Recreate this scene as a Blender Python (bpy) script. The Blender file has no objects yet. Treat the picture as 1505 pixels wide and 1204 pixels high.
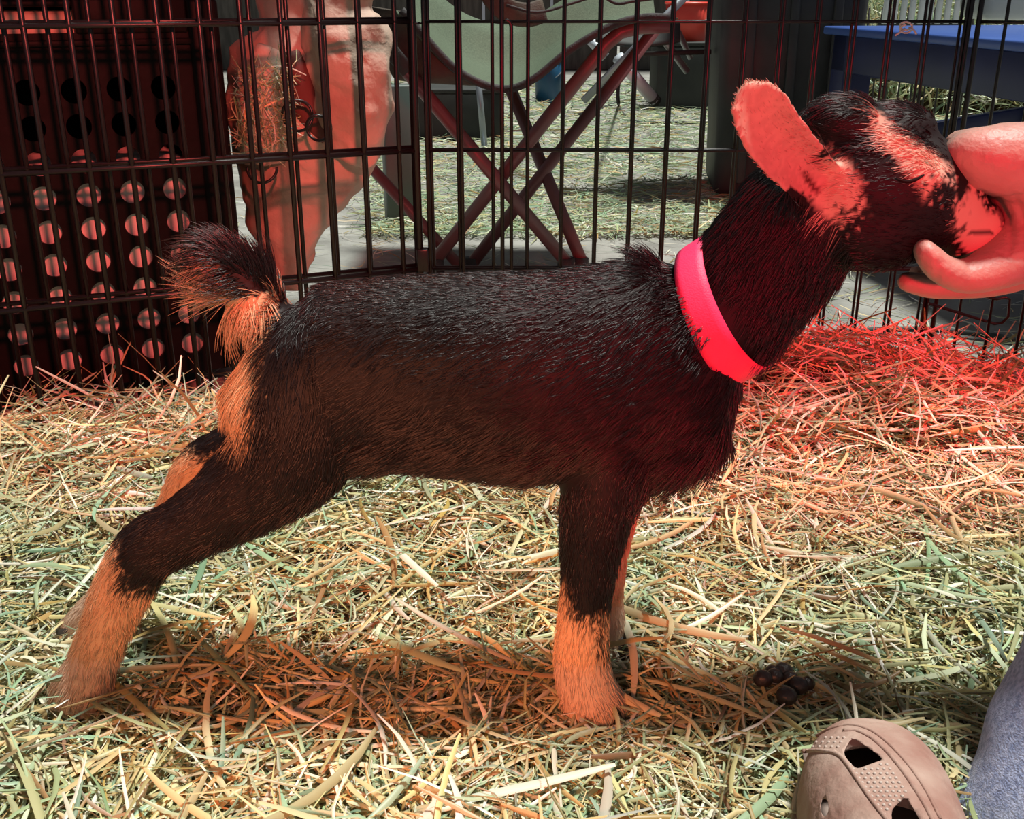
import bpy, bmesh, math, random
import numpy as np
from mathutils import Vector, Matrix, noise
random.seed(7)
RNG = np.random.default_rng(7)
SC = bpy.context.scene
COL = SC.collection

# ---------------------------------------------------------------- camera, light, exposure
FOC, CX, CY, TH, CAMZ = 1560.0, 752.5, 602.0, math.radians(21.6), 0.51
CT, ST = math.cos(TH), math.sin(TH)
cam_data = bpy.data.cameras.new('camera')
cam_data.sensor_width = 36.0
cam_data.lens = 36.0 * FOC / 1505.0
cam_data.clip_start = 0.02
cam = bpy.data.objects.new('camera', cam_data)
cam.location = (0, 0, CAMZ)
cam.rotation_euler = (math.pi / 2 - TH, 0, 0)
COL.objects.link(cam)
SC.camera = cam

world = bpy.data.worlds.new('world')
SC.world = world
world.use_nodes = True
bg = world.node_tree.nodes['Background']
bg.inputs['Color'].default_value = (0.92, 0.94, 1.0, 1)
bg.inputs['Strength'].default_value = 0.15

def lamp(name, kind, loc, aim, energy, color, **kw):
    d = bpy.data.lights.new(name, kind)
    d.energy = energy
    d.color = color
    for k, v in kw.items():
        setattr(d, k, v)
    o = bpy.data.objects.new(name, d)
    o.location = loc
    o.rotation_euler = (Vector(aim) - Vector(loc)).to_track_quat('-Z', 'Y').to_euler()
    COL.objects.link(o)
    return o

# daylight from the open front of the tent, almost straight overhead, slightly from the right
lamp('daylight', 'SUN', (0.6, 0.8, 3.0), (0.6 - 0.66, 0.8 - 0.22, 0.6), 5.4, (0.99, 1.0, 0.92), angle=math.radians(8))
RED = (1.0, 0.004, 0.035)
# red heat lamps; crate and low spots are added to spread red light
lamp('heat_lamp_front', 'SPOT', (0.30, -0.80, 0.56), (0.24, 0.70, 0.325), 112, RED, spot_size=math.radians(22), spot_blend=0.5, shadow_soft_size=0.04)
lamp('heat_lamp_corner', 'SPOT', (0.80, 1.00, 0.62), (0.42, 1.24, 0.04), 62, (1.0, 0.03, 0.05), spot_size=math.radians(58), spot_blend=0.8, shadow_soft_size=0.04)
lamp('crate_red_spot', 'SPOT', (0.10, 0.05, 0.95), (-0.47, 1.42, 0.15), 125, (1.0, 0.12, 0.10), spot_size=math.radians(33), spot_blend=0.7, shadow_soft_size=0.04)
lamp('low_red_fill', 'SPOT', (-0.30, -0.25, 0.50), (-0.06, 0.78, 0.05), 66, (1.0, 0.27, 0.12), spot_size=math.radians(32), spot_blend=0.9, shadow_soft_size=0.08)

vs = SC.view_settings
vs.view_transform = 'Standard'
vs.look = 'None'
vs.exposure = 0.0
vs.gamma = 1.0
vs.use_curve_mapping = False

# ---------------------------------------------------------------- helpers
def ray(px, py):
    u, v = (px - CX) / FOC, (CY - py) / FOC
    return Vector((u, CT + v * ST, -ST + v * CT))
def P(px, py, y):
    d = ray(px, py)
    return Vector((0, 0, CAMZ)) + d * (y / d.y)
def G(px, py, z=0.0):
    d = ray(px, py)
    return Vector((0, 0, CAMZ)) + d * ((z - CAMZ) / d.z)
def S(py, y):                       # metres per pixel at that row and distance
    return (y / ray(CX, py).y) / FOC

def tag(o, label=None, cat=None, group=None, kind=None):
    if label: o['label'] = label
    if cat: o['category'] = cat
    if group: o['group'] = group
    if kind: o['kind'] = kind
    return o
def link(name, me, mat=None, parent=None, smooth=True):
    o = bpy.data.objects.new(name, me)
    if mat is not None:
        me.materials.clear()
        for m in (mat if isinstance(mat, (list, tuple)) else [mat]):
            me.materials.append(m)
    if smooth and len(me.polygons):
        me.polygons.foreach_set('use_smooth', np.ones(len(me.polygons), dtype=bool))
    COL.objects.link(o)
    if parent is not None: o.parent = parent
    return o
def empty(name, loc=(0, 0, 0)):
    o = bpy.data.objects.new(name, None)
    o.location = loc
    o.empty_display_size = 0.05
    COL.objects.link(o)
    return o
def adopt(o, parent):
    """parent a child built in world coordinates"""
    o.parent = parent
    o.matrix_parent_inverse = Matrix.Translation(parent.location).inverted()
    return o
def part(name, me, mat, parent, smooth=True):
    return adopt(link(name, me, mat, None, smooth), parent)

class MB:
    def __init__(s): s.v, s.f = [], []
    def add(s, vs, fs):
        k = len(s.v)
        s.v += [tuple(p) for p in vs]
        s.f += [tuple(i + k for i in f) for f in fs]
        return s
    def mesh(s, name='m'):
        me = bpy.data.meshes.new(name)
        me.from_pydata(s.v, [], s.f)
        me.update()
        return me

def tube(mb, pts, rad, n=10, depth=None, caps=True, sup=2.0):
    """swept ellipse; rad = [(in-plane, depth)] or scalars; depth = reference axis"""
    pts = [Vector(p) for p in pts]
    N = len(pts)
    vs, fs = [], []
    ref = Vector(depth) if depth is not None else None
    prevB = None
    for i, p in enumerate(pts):
        t = (pts[min(i + 1, N - 1)] - pts[max(i - 1, 0)])
        t = t.normalized() if t.length > 1e-9 else Vector((0, 0, 1))
        if ref is not None:
            B = ref - t * ref.dot(t)
        elif prevB is None:
            a = Vector((0, 0, 1)) if abs(t.z) < 0.9 else Vector((1, 0, 0))
            B = a - t * a.dot(t)
        else:
            B = prevB - t * prevB.dot(t)
        B.normalize(); prevB = B
        A = t.cross(B)
        r = rad[i] if isinstance(rad, (list, tuple)) else rad
        ra, rb = r if isinstance(r, (list, tuple)) else (r, r)
        for k in range(n):
            a = 2 * math.pi * k / n
            c, s_ = math.cos(a), math.sin(a)
            if sup != 2.0:
                c = math.copysign(abs(c) ** (2 / sup), c); s_ = math.copysign(abs(s_) ** (2 / sup), s_)
            vs.append(p + A * (ra * c) + B * (rb * s_))
    for i in range(N - 1):
        for k in range(n):
            k2 = (k + 1) % n
            fs.append((i * n + k, i * n + k2, (i + 1) * n + k2, (i + 1) * n + k))
    if caps:
        fs.append(tuple(range(n - 1, -1, -1)))
        fs.append(tuple((N - 1) * n + k for k in range(n)))
    mb.add(vs, fs)
    return mb
def spline(pts, k=6):
    """Catmull-Rom through tuples of any length"""
    a = np.array(pts, float)
    a = np.vstack([2 * a[0] - a[1], a, 2 * a[-1] - a[-2]])
    out = []
    for i in range(1, len(a) - 2):
        for j in range(k):
            t = j / k
            out.append(0.5 * (2 * a[i] + (a[i + 1] - a[i - 1]) * t + (2 * a[i - 1] - 5 * a[i] + 4 * a[i + 1] - a[i + 2]) * t * t
                              + (3 * a[i] - a[i - 1] - 3 * a[i + 1] + a[i + 2]) * t ** 3))
    out.append(a[-2])
    return np.array(out)
def box(mb, c, half, rot=None, taper=None):
    vs = []
    for sx in (-1, 1):
        for sy in (-1, 1):
            for sz in (-1, 1):
                k = 1.0 if (taper is None or sz > 0) else taper
                v = Vector((sx * half[0] * k, sy * half[1] * k, sz * half[2]))
                if rot is not None: v = rot @ v
                vs.append(Vector(c) + v)
    return mb.add(vs, [(0, 1, 3, 2), (4, 6, 7, 5), (0, 4, 5, 1), (2, 3, 7, 6), (0, 2, 6, 4), (1, 5, 7, 3)])
def boxmesh(c, half, rot=None, bev=0.0, taper=None, seg=2):
    mb = box(MB(), c, half, rot, taper)
    me = mb.mesh()
    if bev:
        bm = bmesh.new(); bm.from_mesh(me)
        bmesh.ops.bevel(bm, geom=bm.edges[:], offset=bev, segments=seg, profile=0.5, affect='EDGES')
        bm.to_mesh(me); bm.free()
    return me
def rotz(a): return Matrix.Rotation(a, 3, 'Z')

def voxel(mb, size, smooth=6, factor=0.5):
    me = mb.mesh('raw')
    o = bpy.data.objects.new('raw', me); COL.objects.link(o)
    m = o.modifiers.new('r', 'REMESH'); m.mode = 'VOXEL'; m.voxel_size = size
    s = o.modifiers.new('s', 'SMOOTH'); s.iterations = smooth; s.factor = factor
    dg = bpy.context.evaluated_depsgraph_get(); dg.update()
    out = bpy.data.meshes.new_from_object(o.evaluated_get(dg))
    bpy.data.objects.remove(o); bpy.data.meshes.remove(me)
    return out

# ---------------------------------------------------------------- materials
def mat(name, col, rough=0.6, col2=None, scale=20, bump=0.0, bscale=None, spec=0.5, metal=0.0, attr=False, detail=4, trans=0.0, sss=0.0, stretch=None, lo=0.35, hi=0.65, coat=0.0):
    m = bpy.data.materials.new(name); m.use_nodes = True
    nt = m.node_tree; N, L = nt.nodes, nt.links
    b = N['Principled BSDF']
    b.inputs['Roughness'].default_value = rough
    b.inputs['Metallic'].default_value = metal
    b.inputs['Specular IOR Level'].default_value = spec
    b.inputs['Coat Weight'].default_value = coat
    if sss:
        b.inputs['Subsurface Weight'].default_value = sss
        b.inputs['Subsurface Radius'].default_value = (1.0, 0.35, 0.2)
        b.inputs['Subsurface Scale'].default_value = 0.006
    tc = N.new('ShaderNodeTexCoord'); mp = N.new('ShaderNodeMapping')
    L.new(tc.outputs['Object'], mp.inputs['Vector'])
    if stretch: mp.inputs['Scale'].default_value = stretch
    src = None
    if attr:
        a = N.new('ShaderNodeAttribute'); a.attribute_name = 'Col'
        src = a.outputs['Color']
    if col2 is not None:
        nz = N.new('ShaderNodeTexNoise'); nz.inputs['Scale'].default_value = scale; nz.inputs['Detail'].default_value = detail
        L.new(mp.outputs[0], nz.inputs['Vector'])
        rp = N.new('ShaderNodeValToRGB')
        rp.color_ramp.elements[0].position = lo; rp.color_ramp.elements[1].position = hi
        rp.color_ramp.elements[0].color = (*col, 1); rp.color_ramp.elements[1].color = (*col2, 1)
        L.new(nz.outputs['Fac'], rp.inputs['Fac'])
        src = rp.outputs['Color']
    if src is not None: L.new(src, b.inputs['Base Color'])
    else: b.inputs['Base Color'].default_value = (*col, 1)
    if bump:
        n2 = N.new('ShaderNodeTexNoise'); n2.inputs['Scale'].default_value = bscale or scale * 3; n2.inputs['Detail'].default_value = 6
        L.new(mp.outputs[0], n2.inputs['Vector'])
        bp = N.new('ShaderNodeBump'); bp.inputs['Strength'].default_value = bump; bp.inputs['Distance'].default_value = 0.004
        L.new(n2.outputs['Fac'], bp.inputs['Height']); L.new(bp.outputs['Normal'], b.inputs['Normal'])
    if trans:
        tr = N.new('ShaderNodeBsdfTranslucent')
        if src is not None: L.new(src, tr.inputs['Color'])
        else: tr.inputs['Color'].default_value = (*col, 1)
        mx = N.new('ShaderNodeMixShader'); mx.inputs[0].default_value = trans
        L.new(b.outputs[0], mx.inputs[1]); L.new(tr.outputs[0], mx.inputs[2])
        L.new(mx.outputs[0], N['Material Output'].inputs['Surface'])
    return m

M_wire = mat('wire_enamel', (0.007, 0.0045, 0.005), 0.34, spec=0.45)
M_hay = mat('hay', (0.5, 0.45, 0.25), 0.42, attr=True, trans=0.18, spec=0.45)
M_soil = mat('trodden_hay', (0.045, 0.028, 0.014), 0.9, (0.13, 0.085, 0.040), 60, bump=0.8, bscale=120)
M_ground = mat('packed_dirt', (0.19, 0.185, 0.17), 0.85, (0.33, 0.325, 0.30), 9, bump=1.0, bscale=45, detail=8)
M_crate = mat('black_plastic', (0.0035, 0.002, 0.002), 0.55, (0.006, 0.0035, 0.0035), 14, bump=0.15, bscale=60, spec=0.12)
M_paper = mat('pale_paper', (0.80, 0.74, 0.70), 0.8, (0.62, 0.54, 0.52), 16, bump=0.5, bscale=30)
M_sack = mat('feed_sack', (0.66, 0.50, 0.40), 0.65, (0.46, 0.30, 0.23), 9, bump=1.0, bscale=42, trans=0.12)
M_tube = mat('maroon_steel', (0.15, 0.055, 0.058), 0.38, spec=0.5)
M_mesh = mat('green_mesh', (0.105, 0.145, 0.09), 0.75, (0.07, 0.10, 0.062), 300, bump=0.5, bscale=900)
M_black_cloth = mat('black_webbing', (0.020, 0.018, 0.020), 0.7, (0.035, 0.030, 0.030), 40, bump=0.3, bscale=300)
M_olive = mat('olive_cloth', (0.075, 0.060, 0.042), 0.8, (0.055, 0.040, 0.034), 30, bump=0.3, bscale=400)
M_bin = mat('charcoal_plastic', (0.022, 0.023, 0.027), 0.55, (0.034, 0.035, 0.040), 12, bump=0.2, bscale=40)
M_blue = mat('blue_paint', (0.014, 0.022, 0.085), 0.4, (0.020, 0.030, 0.11), 8)
M_bluetop = mat('blue_table_top', (0.045, 0.10, 0.36), 0.32, (0.06, 0.13, 0.42), 6)
M_tub = mat('translucent_tub', (0.55, 0.62, 0.68), 0.3, (0.50, 0.57, 0.63), 6)
M_grey = mat('grey_metal', (0.30, 0.34, 0.38), 0.35, metal=0.6)
M_lightgrey = mat('pale_metal', (0.62, 0.68, 0.76), 0.4, metal=0.2)
M_red = mat('red_plastic', (0.75, 0.05, 0.04), 0.4, (0.80, 0.09, 0.06), 8)
M_bluebucket = mat('blue_plastic', (0.010, 0.075, 0.16), 0.4)
M_dark = mat('dark_box', (0.022, 0.026, 0.026), 0.7, (0.034, 0.038, 0.036), 10)
M_boards = mat('dark_boards', (0.05, 0.045, 0.04), 0.8, (0.10, 0.09, 0.08), 6, bump=0.4, stretch=(6, 6, 1))
M_skin = mat('skin', (0.43, 0.225, 0.185), 0.48, (0.49, 0.265, 0.215), 40, bump=0.25, bscale=260, sss=0.15)
M_denim = mat('grey_blue_fleece', (0.30, 0.36, 0.60), 0.95, (0.56, 0.62, 0.88), 260, bump=0.6, bscale=700, detail=3)
M_clog = mat('dusty_foam', (0.31, 0.16, 0.125), 0.75, (0.48, 0.34, 0.28), 22, bump=0.35, bscale=160, detail=7)
M_clog_in = mat('foam_lining', (0.30, 0.22, 0.19), 0.8)
M_pellet = mat('dropping', (0.020, 0.017, 0.016), 0.38, (0.035, 0.028, 0.024), 80, bump=0.3, bscale=200)
M_collar = mat('pink_webbing', (0.98, 0.045, 0.16), 0.55, (0.94, 0.04, 0.15), 200, bump=0.15, bscale=900)
M_goatskin = mat('goat_hide', (0.02, 0.01, 0.01), 0.6, attr=True, spec=0.25)
M_fur = mat('goat_fur', (0.02, 0.01, 0.01), 0.36, attr=True, spec=0.45)
M_hoof = mat('hoof_horn', (0.05, 0.04, 0.035), 0.5)
M_eye = mat('eyelid', (0.014, 0.006, 0.006), 0.9, spec=0.1)
M_twist = mat('white_tie', (0.6, 0.6, 0.6), 0.5)

# ---------------------------------------------------------------- ground and far wall
def hay_h(x, y):
    x = np.asarray(x, float); y = np.asarray(y, float)
    h = 0.060 * np.exp(-((x - 0.40) / 0.20) ** 2 - ((y - 1.33) / 0.10) ** 2)
    h += 0.020 * np.exp(-((x - 0.62) / 0.16) ** 2 - ((y - 1.02) / 0.2) ** 2)
    h += 0.022 * np.exp(-((x + 0.36) / 0.30) ** 2 - ((y - 1.20) / 0.09) ** 2)
    h += 0.006 * np.sin(17 * x + 3) * np.sin(13 * y + 1) + 0.004 * np.sin(41 * x) * np.sin(37 * y + 2)
    h -= 0.012 * np.exp(-((x + 0.07) / 0.13) ** 2 - ((y - 0.72) / 0.08) ** 2)
    return h
def fence_y(x):
    """front face of the pen at x"""
    x = np.asarray(x, float)
    return np.where(x > -0.117, 1.425, 1.425 + (x + 0.117) * 0.425)

nx, ny = 60, 60
xs = np.linspace(-1.2, 1.2, nx); ys = np.linspace(0.15, 1.0, ny)
mb = MB()
vs_ = []
for t in np.linspace(0, 1, ny):
    for x in xs:
        yy = 0.15 + t * (float(fence_y(x)) + 0.02 - 0.15)
        vs_.append((x, yy, float(hay_h(x, yy)) - 0.012))
fs_ = [(j * nx + i, j * nx + i + 1, (j + 1) * nx + i + 1, (j + 1) * nx + i) for j in range(ny - 1) for i in range(nx - 1)]
bed = link('hay_bedding', mb.add(vs_, fs_).mesh('hay_bedding'), M_soil)
tag(bed, 'green and golden hay bedding spread thick over the pen floor', 'hay', kind='stuff')

mb = MB(); mb.add([(-14, -2, -0.03), (14, -2, -0.03), (14, 16, -0.03), (-14, 16, -0.03)], [(0, 1, 2, 3)])
g = link('floor', mb.mesh(), M_ground); tag(g, kind='structure')
wall = empty('wall_back', (0, 8.0, 0)); tag(wall, kind='structure')
for i in range(26):
    w = 0.46
    part('board', boxmesh((-6.2 + i * 0.48, 8.0 + random.uniform(-.01, .01), 1.45), (w / 2, 0.02, 1.48), bev=0.006, seg=1), M_boards, wall, False)

# unseen strips added overhead to shade the back corners of the pen
blocker = empty('shade_blocker', (0, 1.6, 1.2)); tag(blocker, kind='structure')
M_shade_strip = mat('shade_strip_cloth', (0.10, 0.11, 0.12), 0.7, (0.13, 0.14, 0.15), 8, bump=0.3)
for (xa, xb, ya, yb) in ((0.50, 1.6, 1.30, 1.58), (-1.6, -0.09, 1.34, 2.05)):
    part('shade_strip', boxmesh(((xa + xb) / 2, (ya + yb) / 2, 1.2), ((xb - xa) / 2, (yb - ya) / 2, 0.004)), M_shade_strip, blocker, False)

# ---------------------------------------------------------------- hay
PAL = np.array([(0.50, 0.49, 0.27), (0.56, 0.49, 0.24), (0.38, 0.46, 0.27), (0.28, 0.40, 0.26), (0.70, 0.68, 0.54),
                (0.44, 0.30, 0.13), (0.30, 0.19, 0.085), (0.62, 0.50, 0.28), (0.50, 0.55, 0.38), (0.78, 0.76, 0.66)])
PALW = np.array([0.17, 0.14, 0.14, 0.10, 0.12, 0.09, 0.06, 0.09, 0.06, 0.03])
def blades(c, L, W, tilt, seg=3, pal=PAL, palw=PALW, bend=0.5, fold=True, thick=0.0, rng=RNG, heading=None):
    """ribbons with a folded section: arrays -> verts, quads, colours"""
    n = len(L)
    phi = rng.uniform(0, 2 * np.pi, n) if heading is None else heading
    d = np.stack([np.cos(phi) * np.cos(tilt), np.sin(phi) * np.cos(tilt), np.sin(tilt)], 1)
    up = np.tile(np.array([0, 0, 1.0]), (n, 1))
    s = np.cross(d, up); s /= np.maximum(np.linalg.norm(s, axis=1, keepdims=True), 1e-6)
    nrm = np.cross(s, d)
    roll = rng.normal(0, 0.6, n)[:, None]
    s2 = s * np.cos(roll) + nrm * np.sin(roll)
    n2 = np.cross(s2, d)
    kb = rng.normal(0, bend, n)[:, None]; kv = rng.normal(0, bend * 0.4, n)[:, None]
    V = []
    K = 3 if fold else 2
    for j in range(seg + 1):
        t = j / seg - 0.5
        q = c + d * (L * t)[:, None] + s * (kb * (L * (t * t - 0.08))[:, None]) + nrm * (kv * (L * (t * t - 0.08))[:, None])
        w = (W * (1.0 - 0.55 * (abs(t) * 2) ** 3) * 0.5)[:, None]
        if fold:
            V += [q - s2 * w, q + n2 * w * 0.55, q + s2 * w]
        else:
            V += [q - s2 * w, q + s2 * w]
    V = np.stack(V, 1)                                   # n, K*(seg+1), 3
    m = K * (seg + 1)
    base = (np.arange(n) * m)[:, None]
    F = []
    for j in range(seg):
        for k in range(K - 1):
            a = j * K + k
            F.append(np.concatenate([base + a, base + a + 1, base + a + K + 1, base + a + K], 1))
    F = np.stack(F, 1).reshape(-1, 4)
    ci = rng.choice(len(pal), n, p=palw / palw.sum())
    C = pal[ci] * rng.uniform(0.65, 1.30, (n, 1)) + rng.normal(0, 0.015, (n, 3))
    C = np.clip(C, 0.01, 0.9)
    C = np.repeat(C[:, None, :], m, 1)
    return V.reshape(-1, 3), F, C.reshape(-1, 3)
def mesh_np(name, V, F, C=None):
    me = bpy.data.meshes.new(name)
    me.vertices.add(len(V)); me.vertices.foreach_set('co', np.ascontiguousarray(V, dtype=np.float32).ravel())
    k = F.shape[1]
    me.loops.add(F.size); me.loops.foreach_set('vertex_index', np.ascontiguousarray(F, dtype=np.int32).ravel())
    me.polygons.add(len(F)); me.polygons.foreach_set('loop_start', np.arange(0, F.size, k, dtype=np.int32))
    if C is not None:
        a = me.color_attributes.new('Col', 'FLOAT_COLOR', 'POINT')
        a.data.foreach_set('color', np.concatenate([C, np.ones((len(C), 1))], 1).astype(np.float32).ravel())
    me.update(calc_edges=True)
    return me
def cat3(parts):
    V, F, C, k = [], [], [], 0
    for v, f, c in parts:
        V.append(v); F.append(f + k); C.append(c); k += len(v)
    return np.concatenate(V), np.concatenate(F), np.concatenate(C)
def scatter(n, ymin=0.46, ymax=1.43):
    """points over the pen floor, denser near the camera"""
    out = np.zeros((0, 2))
    while len(out) < n:
        y = ymin + (ymax - ymin) * RNG.uniform(0, 1, n * 2) ** 1.25
        x = RNG.uniform(-1, 1, n * 2) * (0.10 + 0.56 * y)
        keep = (y < fence_y(x) + 0.0) & ~((np.abs(x - 0.245 + 0.1 * (0.60 - y)) < 0.048) & (y < 0.585))
        out = np.concatenate([out, np.stack([x, y], 1)[keep]])
    return out[:n]
def lay(n, lmin, lmax, wmin, wmax, zlo, zhi, tsd, seg=3, **kw):
    p = scatter(n)
    z = hay_h(p[:, 0], p[:, 1]) + RNG.uniform(zlo, zhi, n)
    L = lmin + (lmax - lmin) * RNG.uniform(0, 1, n) ** 1.8
    W = wmin + (wmax - wmin) * RNG.uniform(0, 1, n) ** 1.5
    tilt = RNG.normal(0, tsd, n)
    z = z + np.abs(np.sin(tilt)) * L * 0.35
    return blades(np.stack([p[:, 0], p[:, 1], z], 1), L, W, tilt, seg, **kw)
parts_ = [lay(20000, 0.010, 0.050, 0.0012, 0.0034, -0.012, 0.002, 0.24, 3),
          lay(15000, 0.014, 0.075, 0.0012, 0.0040, -0.006, 0.008, 0.22, 3),
          lay(4500, 0.03, 0.12, 0.0018, 0.0050, -0.002, 0.012, 0.15, 4, bend=0.35),
          lay(6000, 0.005, 0.018, 0.0025, 0.0060, -0.008, 0.006, 0.40, 2, bend=0.9)]
# the mound against the fence and the ridge along the crate
def mound(n, x0, x1, y0, y1, lmin, lmax, tsd, zhi):
    x = RNG.uniform(x0, x1, n); y = RNG.uniform(y0, y1, n)
    y = np.minimum(y, fence_y(x) + 0.01)
    z = hay_h(x, y) + RNG.uniform(0, zhi, n)
    L = RNG.uniform(lmin, lmax, n); W = RNG.uniform(0.0014, 0.0046, n)
    t = RNG.normal(0, tsd, n)
    return blades(np.stack([x, y, z + np.abs(np.sin(t)) * L * 0.4], 1), L, W, t, 3, bend=0.4)
parts_ += [mound(1500, 0.20, 0.72, 1.15, 1.43, 0.03, 0.13, 0.35, 0.03), mound(420, -0.62, -0.20, 1.08, 1.40, 0.03, 0.13, 0.40, 0.02)]
hay_mesh = mesh_np('hay', *cat3(parts_))
hay = link('loose_hay', hay_mesh, M_hay); hay.parent = bed; hay['kind'] = 'stuff'

# the biggest stalks, one object each
n = 280
p = scatter(n, 0.52, 1.40)
for i in range(n):
    L = random.uniform(0.06, 0.16) * (1.0 if p[i, 1] > 0.6 else 0.8); W = random.uniform(0.0035, 0.0075)
    til = random.gauss(0, 0.10)
    z = float(hay_h(p[i, 0], p[i, 1])) + random.uniform(0.008, 0.016) + abs(math.sin(til)) * L * 0.35
    v, f, c = blades(np.array([[p[i, 0], p[i, 1], z]]), np.array([L]), np.array([W]), np.array([til]), 5, bend=0.30,
                     palw=np.array([.2, .2, .1, .1, .16, .08, .02, .10, .10, .04]))
    o = link('straw_stalk', mesh_np('straw_stalk', v, f, c), M_hay); o.parent = bed

# wisps blown over the dirt outside the pen
n = 3400
y = 1.45 + 4.0 * RNG.uniform(0, 1, n) ** 1.3; x = RNG.uniform(-0.75, 0.75, n) * (0.35 + 0.62 * y)
L = RNG.uniform(0.02, 0.13, n); W = RNG.uniform(0.0012, 0.0034, n)
v, f, c = blades(np.stack([x, y, np.full(n, -0.027) + RNG.uniform(0, 0.006, n)], 1), L, W, RNG.normal(0, 0.04, n), 3,
                 palw=np.array([.1, .1, .1, .1, .3, .1, .05, .1, .1, .25]))
n2 = 12000
y = 2.45 + 4.4 * RNG.uniform(0, 1, n2) ** 1.5; x = RNG.uniform(-0.3, 1.0, n2) * y * 0.45
v2 = blades(np.stack([x, y, np.full(n2, -0.022) + RNG.uniform(0, 0.012, n2)], 1), RNG.uniform(0.03, 0.14, n2), RNG.uniform(0.002, 0.005, n2) * np.maximum(1, y / 3),
            RNG.normal(0, 0.12, n2), 3, palw=np.array([.15, .05, .35, .45, .05, .05, .05, .05, .15, .05]))
litter = link('straw_litter', mesh_np('straw_litter', *cat3([(v, f, c), v2])), M_hay)
tag(litter, 'loose straw wisps scattered over the grey dirt outside the pen', 'straw', kind='stuff')

# ---------------------------------------------------------------- pen
def wire(mb, a, b, r, n=6): return tube(mb, [a, b], r, n)
def rod(name, pts, r, parent, m=None, n=6):
    return part(name, tube(MB(), pts, r, n).mesh(name), m or M_wire, parent)
ZB, ZT = -0.01, 0.80
HZ = [0.0, 0.152, 0.312, 0.472, 0.632, 0.79]
def layer(root, A, B, nw, r, zshift=0.0, off0=0.5):
    A = Vector((A[0], A[1], 0)); B = Vector((B[0], B[1], 0))
    for i in range(nw):
        q = A.lerp(B, (i + off0) / nw)
        rod('vertical_wire', [q + Vector((0, 0, ZB)), q + Vector((0, 0, ZT))], r, root)
    for z in HZ:
        rod('cross_wire', [A + Vector((0, 0, z + zshift)), B + Vector((0, 0, z + zshift))], r * 1.05, root)
    for q in (A, B):
        rod('edge_rod', [q + Vector((0, 0, ZB)), q + Vector((0, 0, ZT))], r * 1.5, root)

hinge = P(617, 226, 1.43); left_end = P(-170, 272, 1.185)
pl = empty('pen_panel', (hinge.x, hinge.y, 0))
tag(pl, 'black wire pen panel standing in front of the perforated crate and feed sack', 'pen panel', 'hinged panels of the wire pen')
layer(pl, hinge + Vector((-0.004, -0.002, 0)), left_end, 13, 0.0034)
layer(pl, hinge + Vector((-0.008, 0.010, 0)), left_end + Vector((0.020, 0.034, 0)), 13, 0.0030, 0.003, 0.47)
for z in (0.16, 0.47, 0.63):
    part('hinge_loop', tube(MB(), [hinge + Vector((0.006 * math.cos(a), 0.006 * math.sin(a), z - hinge.z * 0)) * 1 - Vector((0, 0, hinge.z)) for a in np.linspace(0, 5.6, 10)], 0.0016, 6).mesh(), M_wire, pl)
part('corner_bracket', boxmesh((hinge.x, hinge.y, 0.165), (0.008, 0.008, 0.016), bev=0.002), M_wire, pl)

rb = P(1425, 60, 1.43)
pr = empty('pen_panel', (hinge.x, hinge.y, 0))
tag(pr, 'black wire pen panel directly behind the kid, in front of the camp chair', 'pen panel', 'hinged panels of the wire pen')
A = Vector((hinge.x + 0.010, 1.43, 0)); B = Vector((rb.x - 0.006, 1.425, 0))
layer(pr, A, B, 15, 0.0021, 0, 0.9)
layer(pr, A + Vector((0.004, 0.012, 0)), B + Vector((0.004, 0.012, 0)), 15, 0.0019, 0.0, 0.78)
# gate in that panel: a heavier rounded frame
gx = P(738, 200, 1.42).x
gz = 0.474
rod('gate_frame', [(gx, 1.421, ZB), (gx, 1.421, gz + 0.3)], 0.0032, pr)
cpts = [(gx + 0.004, 1.419, gz)] + [(gx + 0.004 + 0.008 * math.sin(a), 1.419, gz - 0.008 + 0.008 * math.cos(a)) for a in np.linspace(0, math.pi / 2, 6)] + [(gx + 0.012, 1.419, ZB)]
rod('gate_frame', cpts, 0.0028, pr)
gx2 = P(678, 200, 1.42).x
rod('gate_frame', [(gx2, 1.424, ZB), (gx2, 1.424, ZT)], 0.0028, pr)
# far right panel
fr_end = P(1640, 60, 1.36)
pf = empty('pen_panel', (B.x, B.y, 0))
tag(pf, 'black wire pen panel beyond the hand, in front of the blue bench', 'pen panel', 'hinged panels of the wire pen')
layer(pf, (B.x + 0.010, 1.42), (fr_end.x, 1.36), 4, 0.0022, 0.0, 0.8)
def at_z(px, py, y): return P(px, py, y)
lp = [P(1365, 446, 1.40), P(1462, 476, 1.395), P(1474, 474, 1.39), P(1482, 465, 1.385), P(1484, 440, 1.385), P(1478, 437, 1.385), P(1465, 440, 1.39), P(1420, 428, 1.40)]
rod('latch_loop', lp, 0.0022, pf)
# white tie on the panel
tie = empty('twist_tie', P(1332, 36, 1.40))
tag(tie, 'white twist tie wound around a pen wire above the kid\'s head', 'tie')
tpts = [P(1332 + 9 * math.cos(a), 36 + 7 * math.sin(a) + a * 0.7, 1.412 + 0.008 * math.sin(a)) for a in np.linspace(0, 11, 24)]
part('coil', tube(MB(), tpts, 0.0012, 6).mesh(), M_twist, tie)
part('loose_end', tube(MB(), [P(1336, 40, 1.41), P(1343, 44, 1.405), P(1347, 50, 1.40)], 0.0012, 6).mesh(), M_twist, tie)
part('loose_end', tube(MB(), [P(1330, 42, 1.41), P(1322, 48, 1.405), P(1316, 52, 1.40)], 0.0012, 6).mesh(), M_twist, tie)

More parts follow.
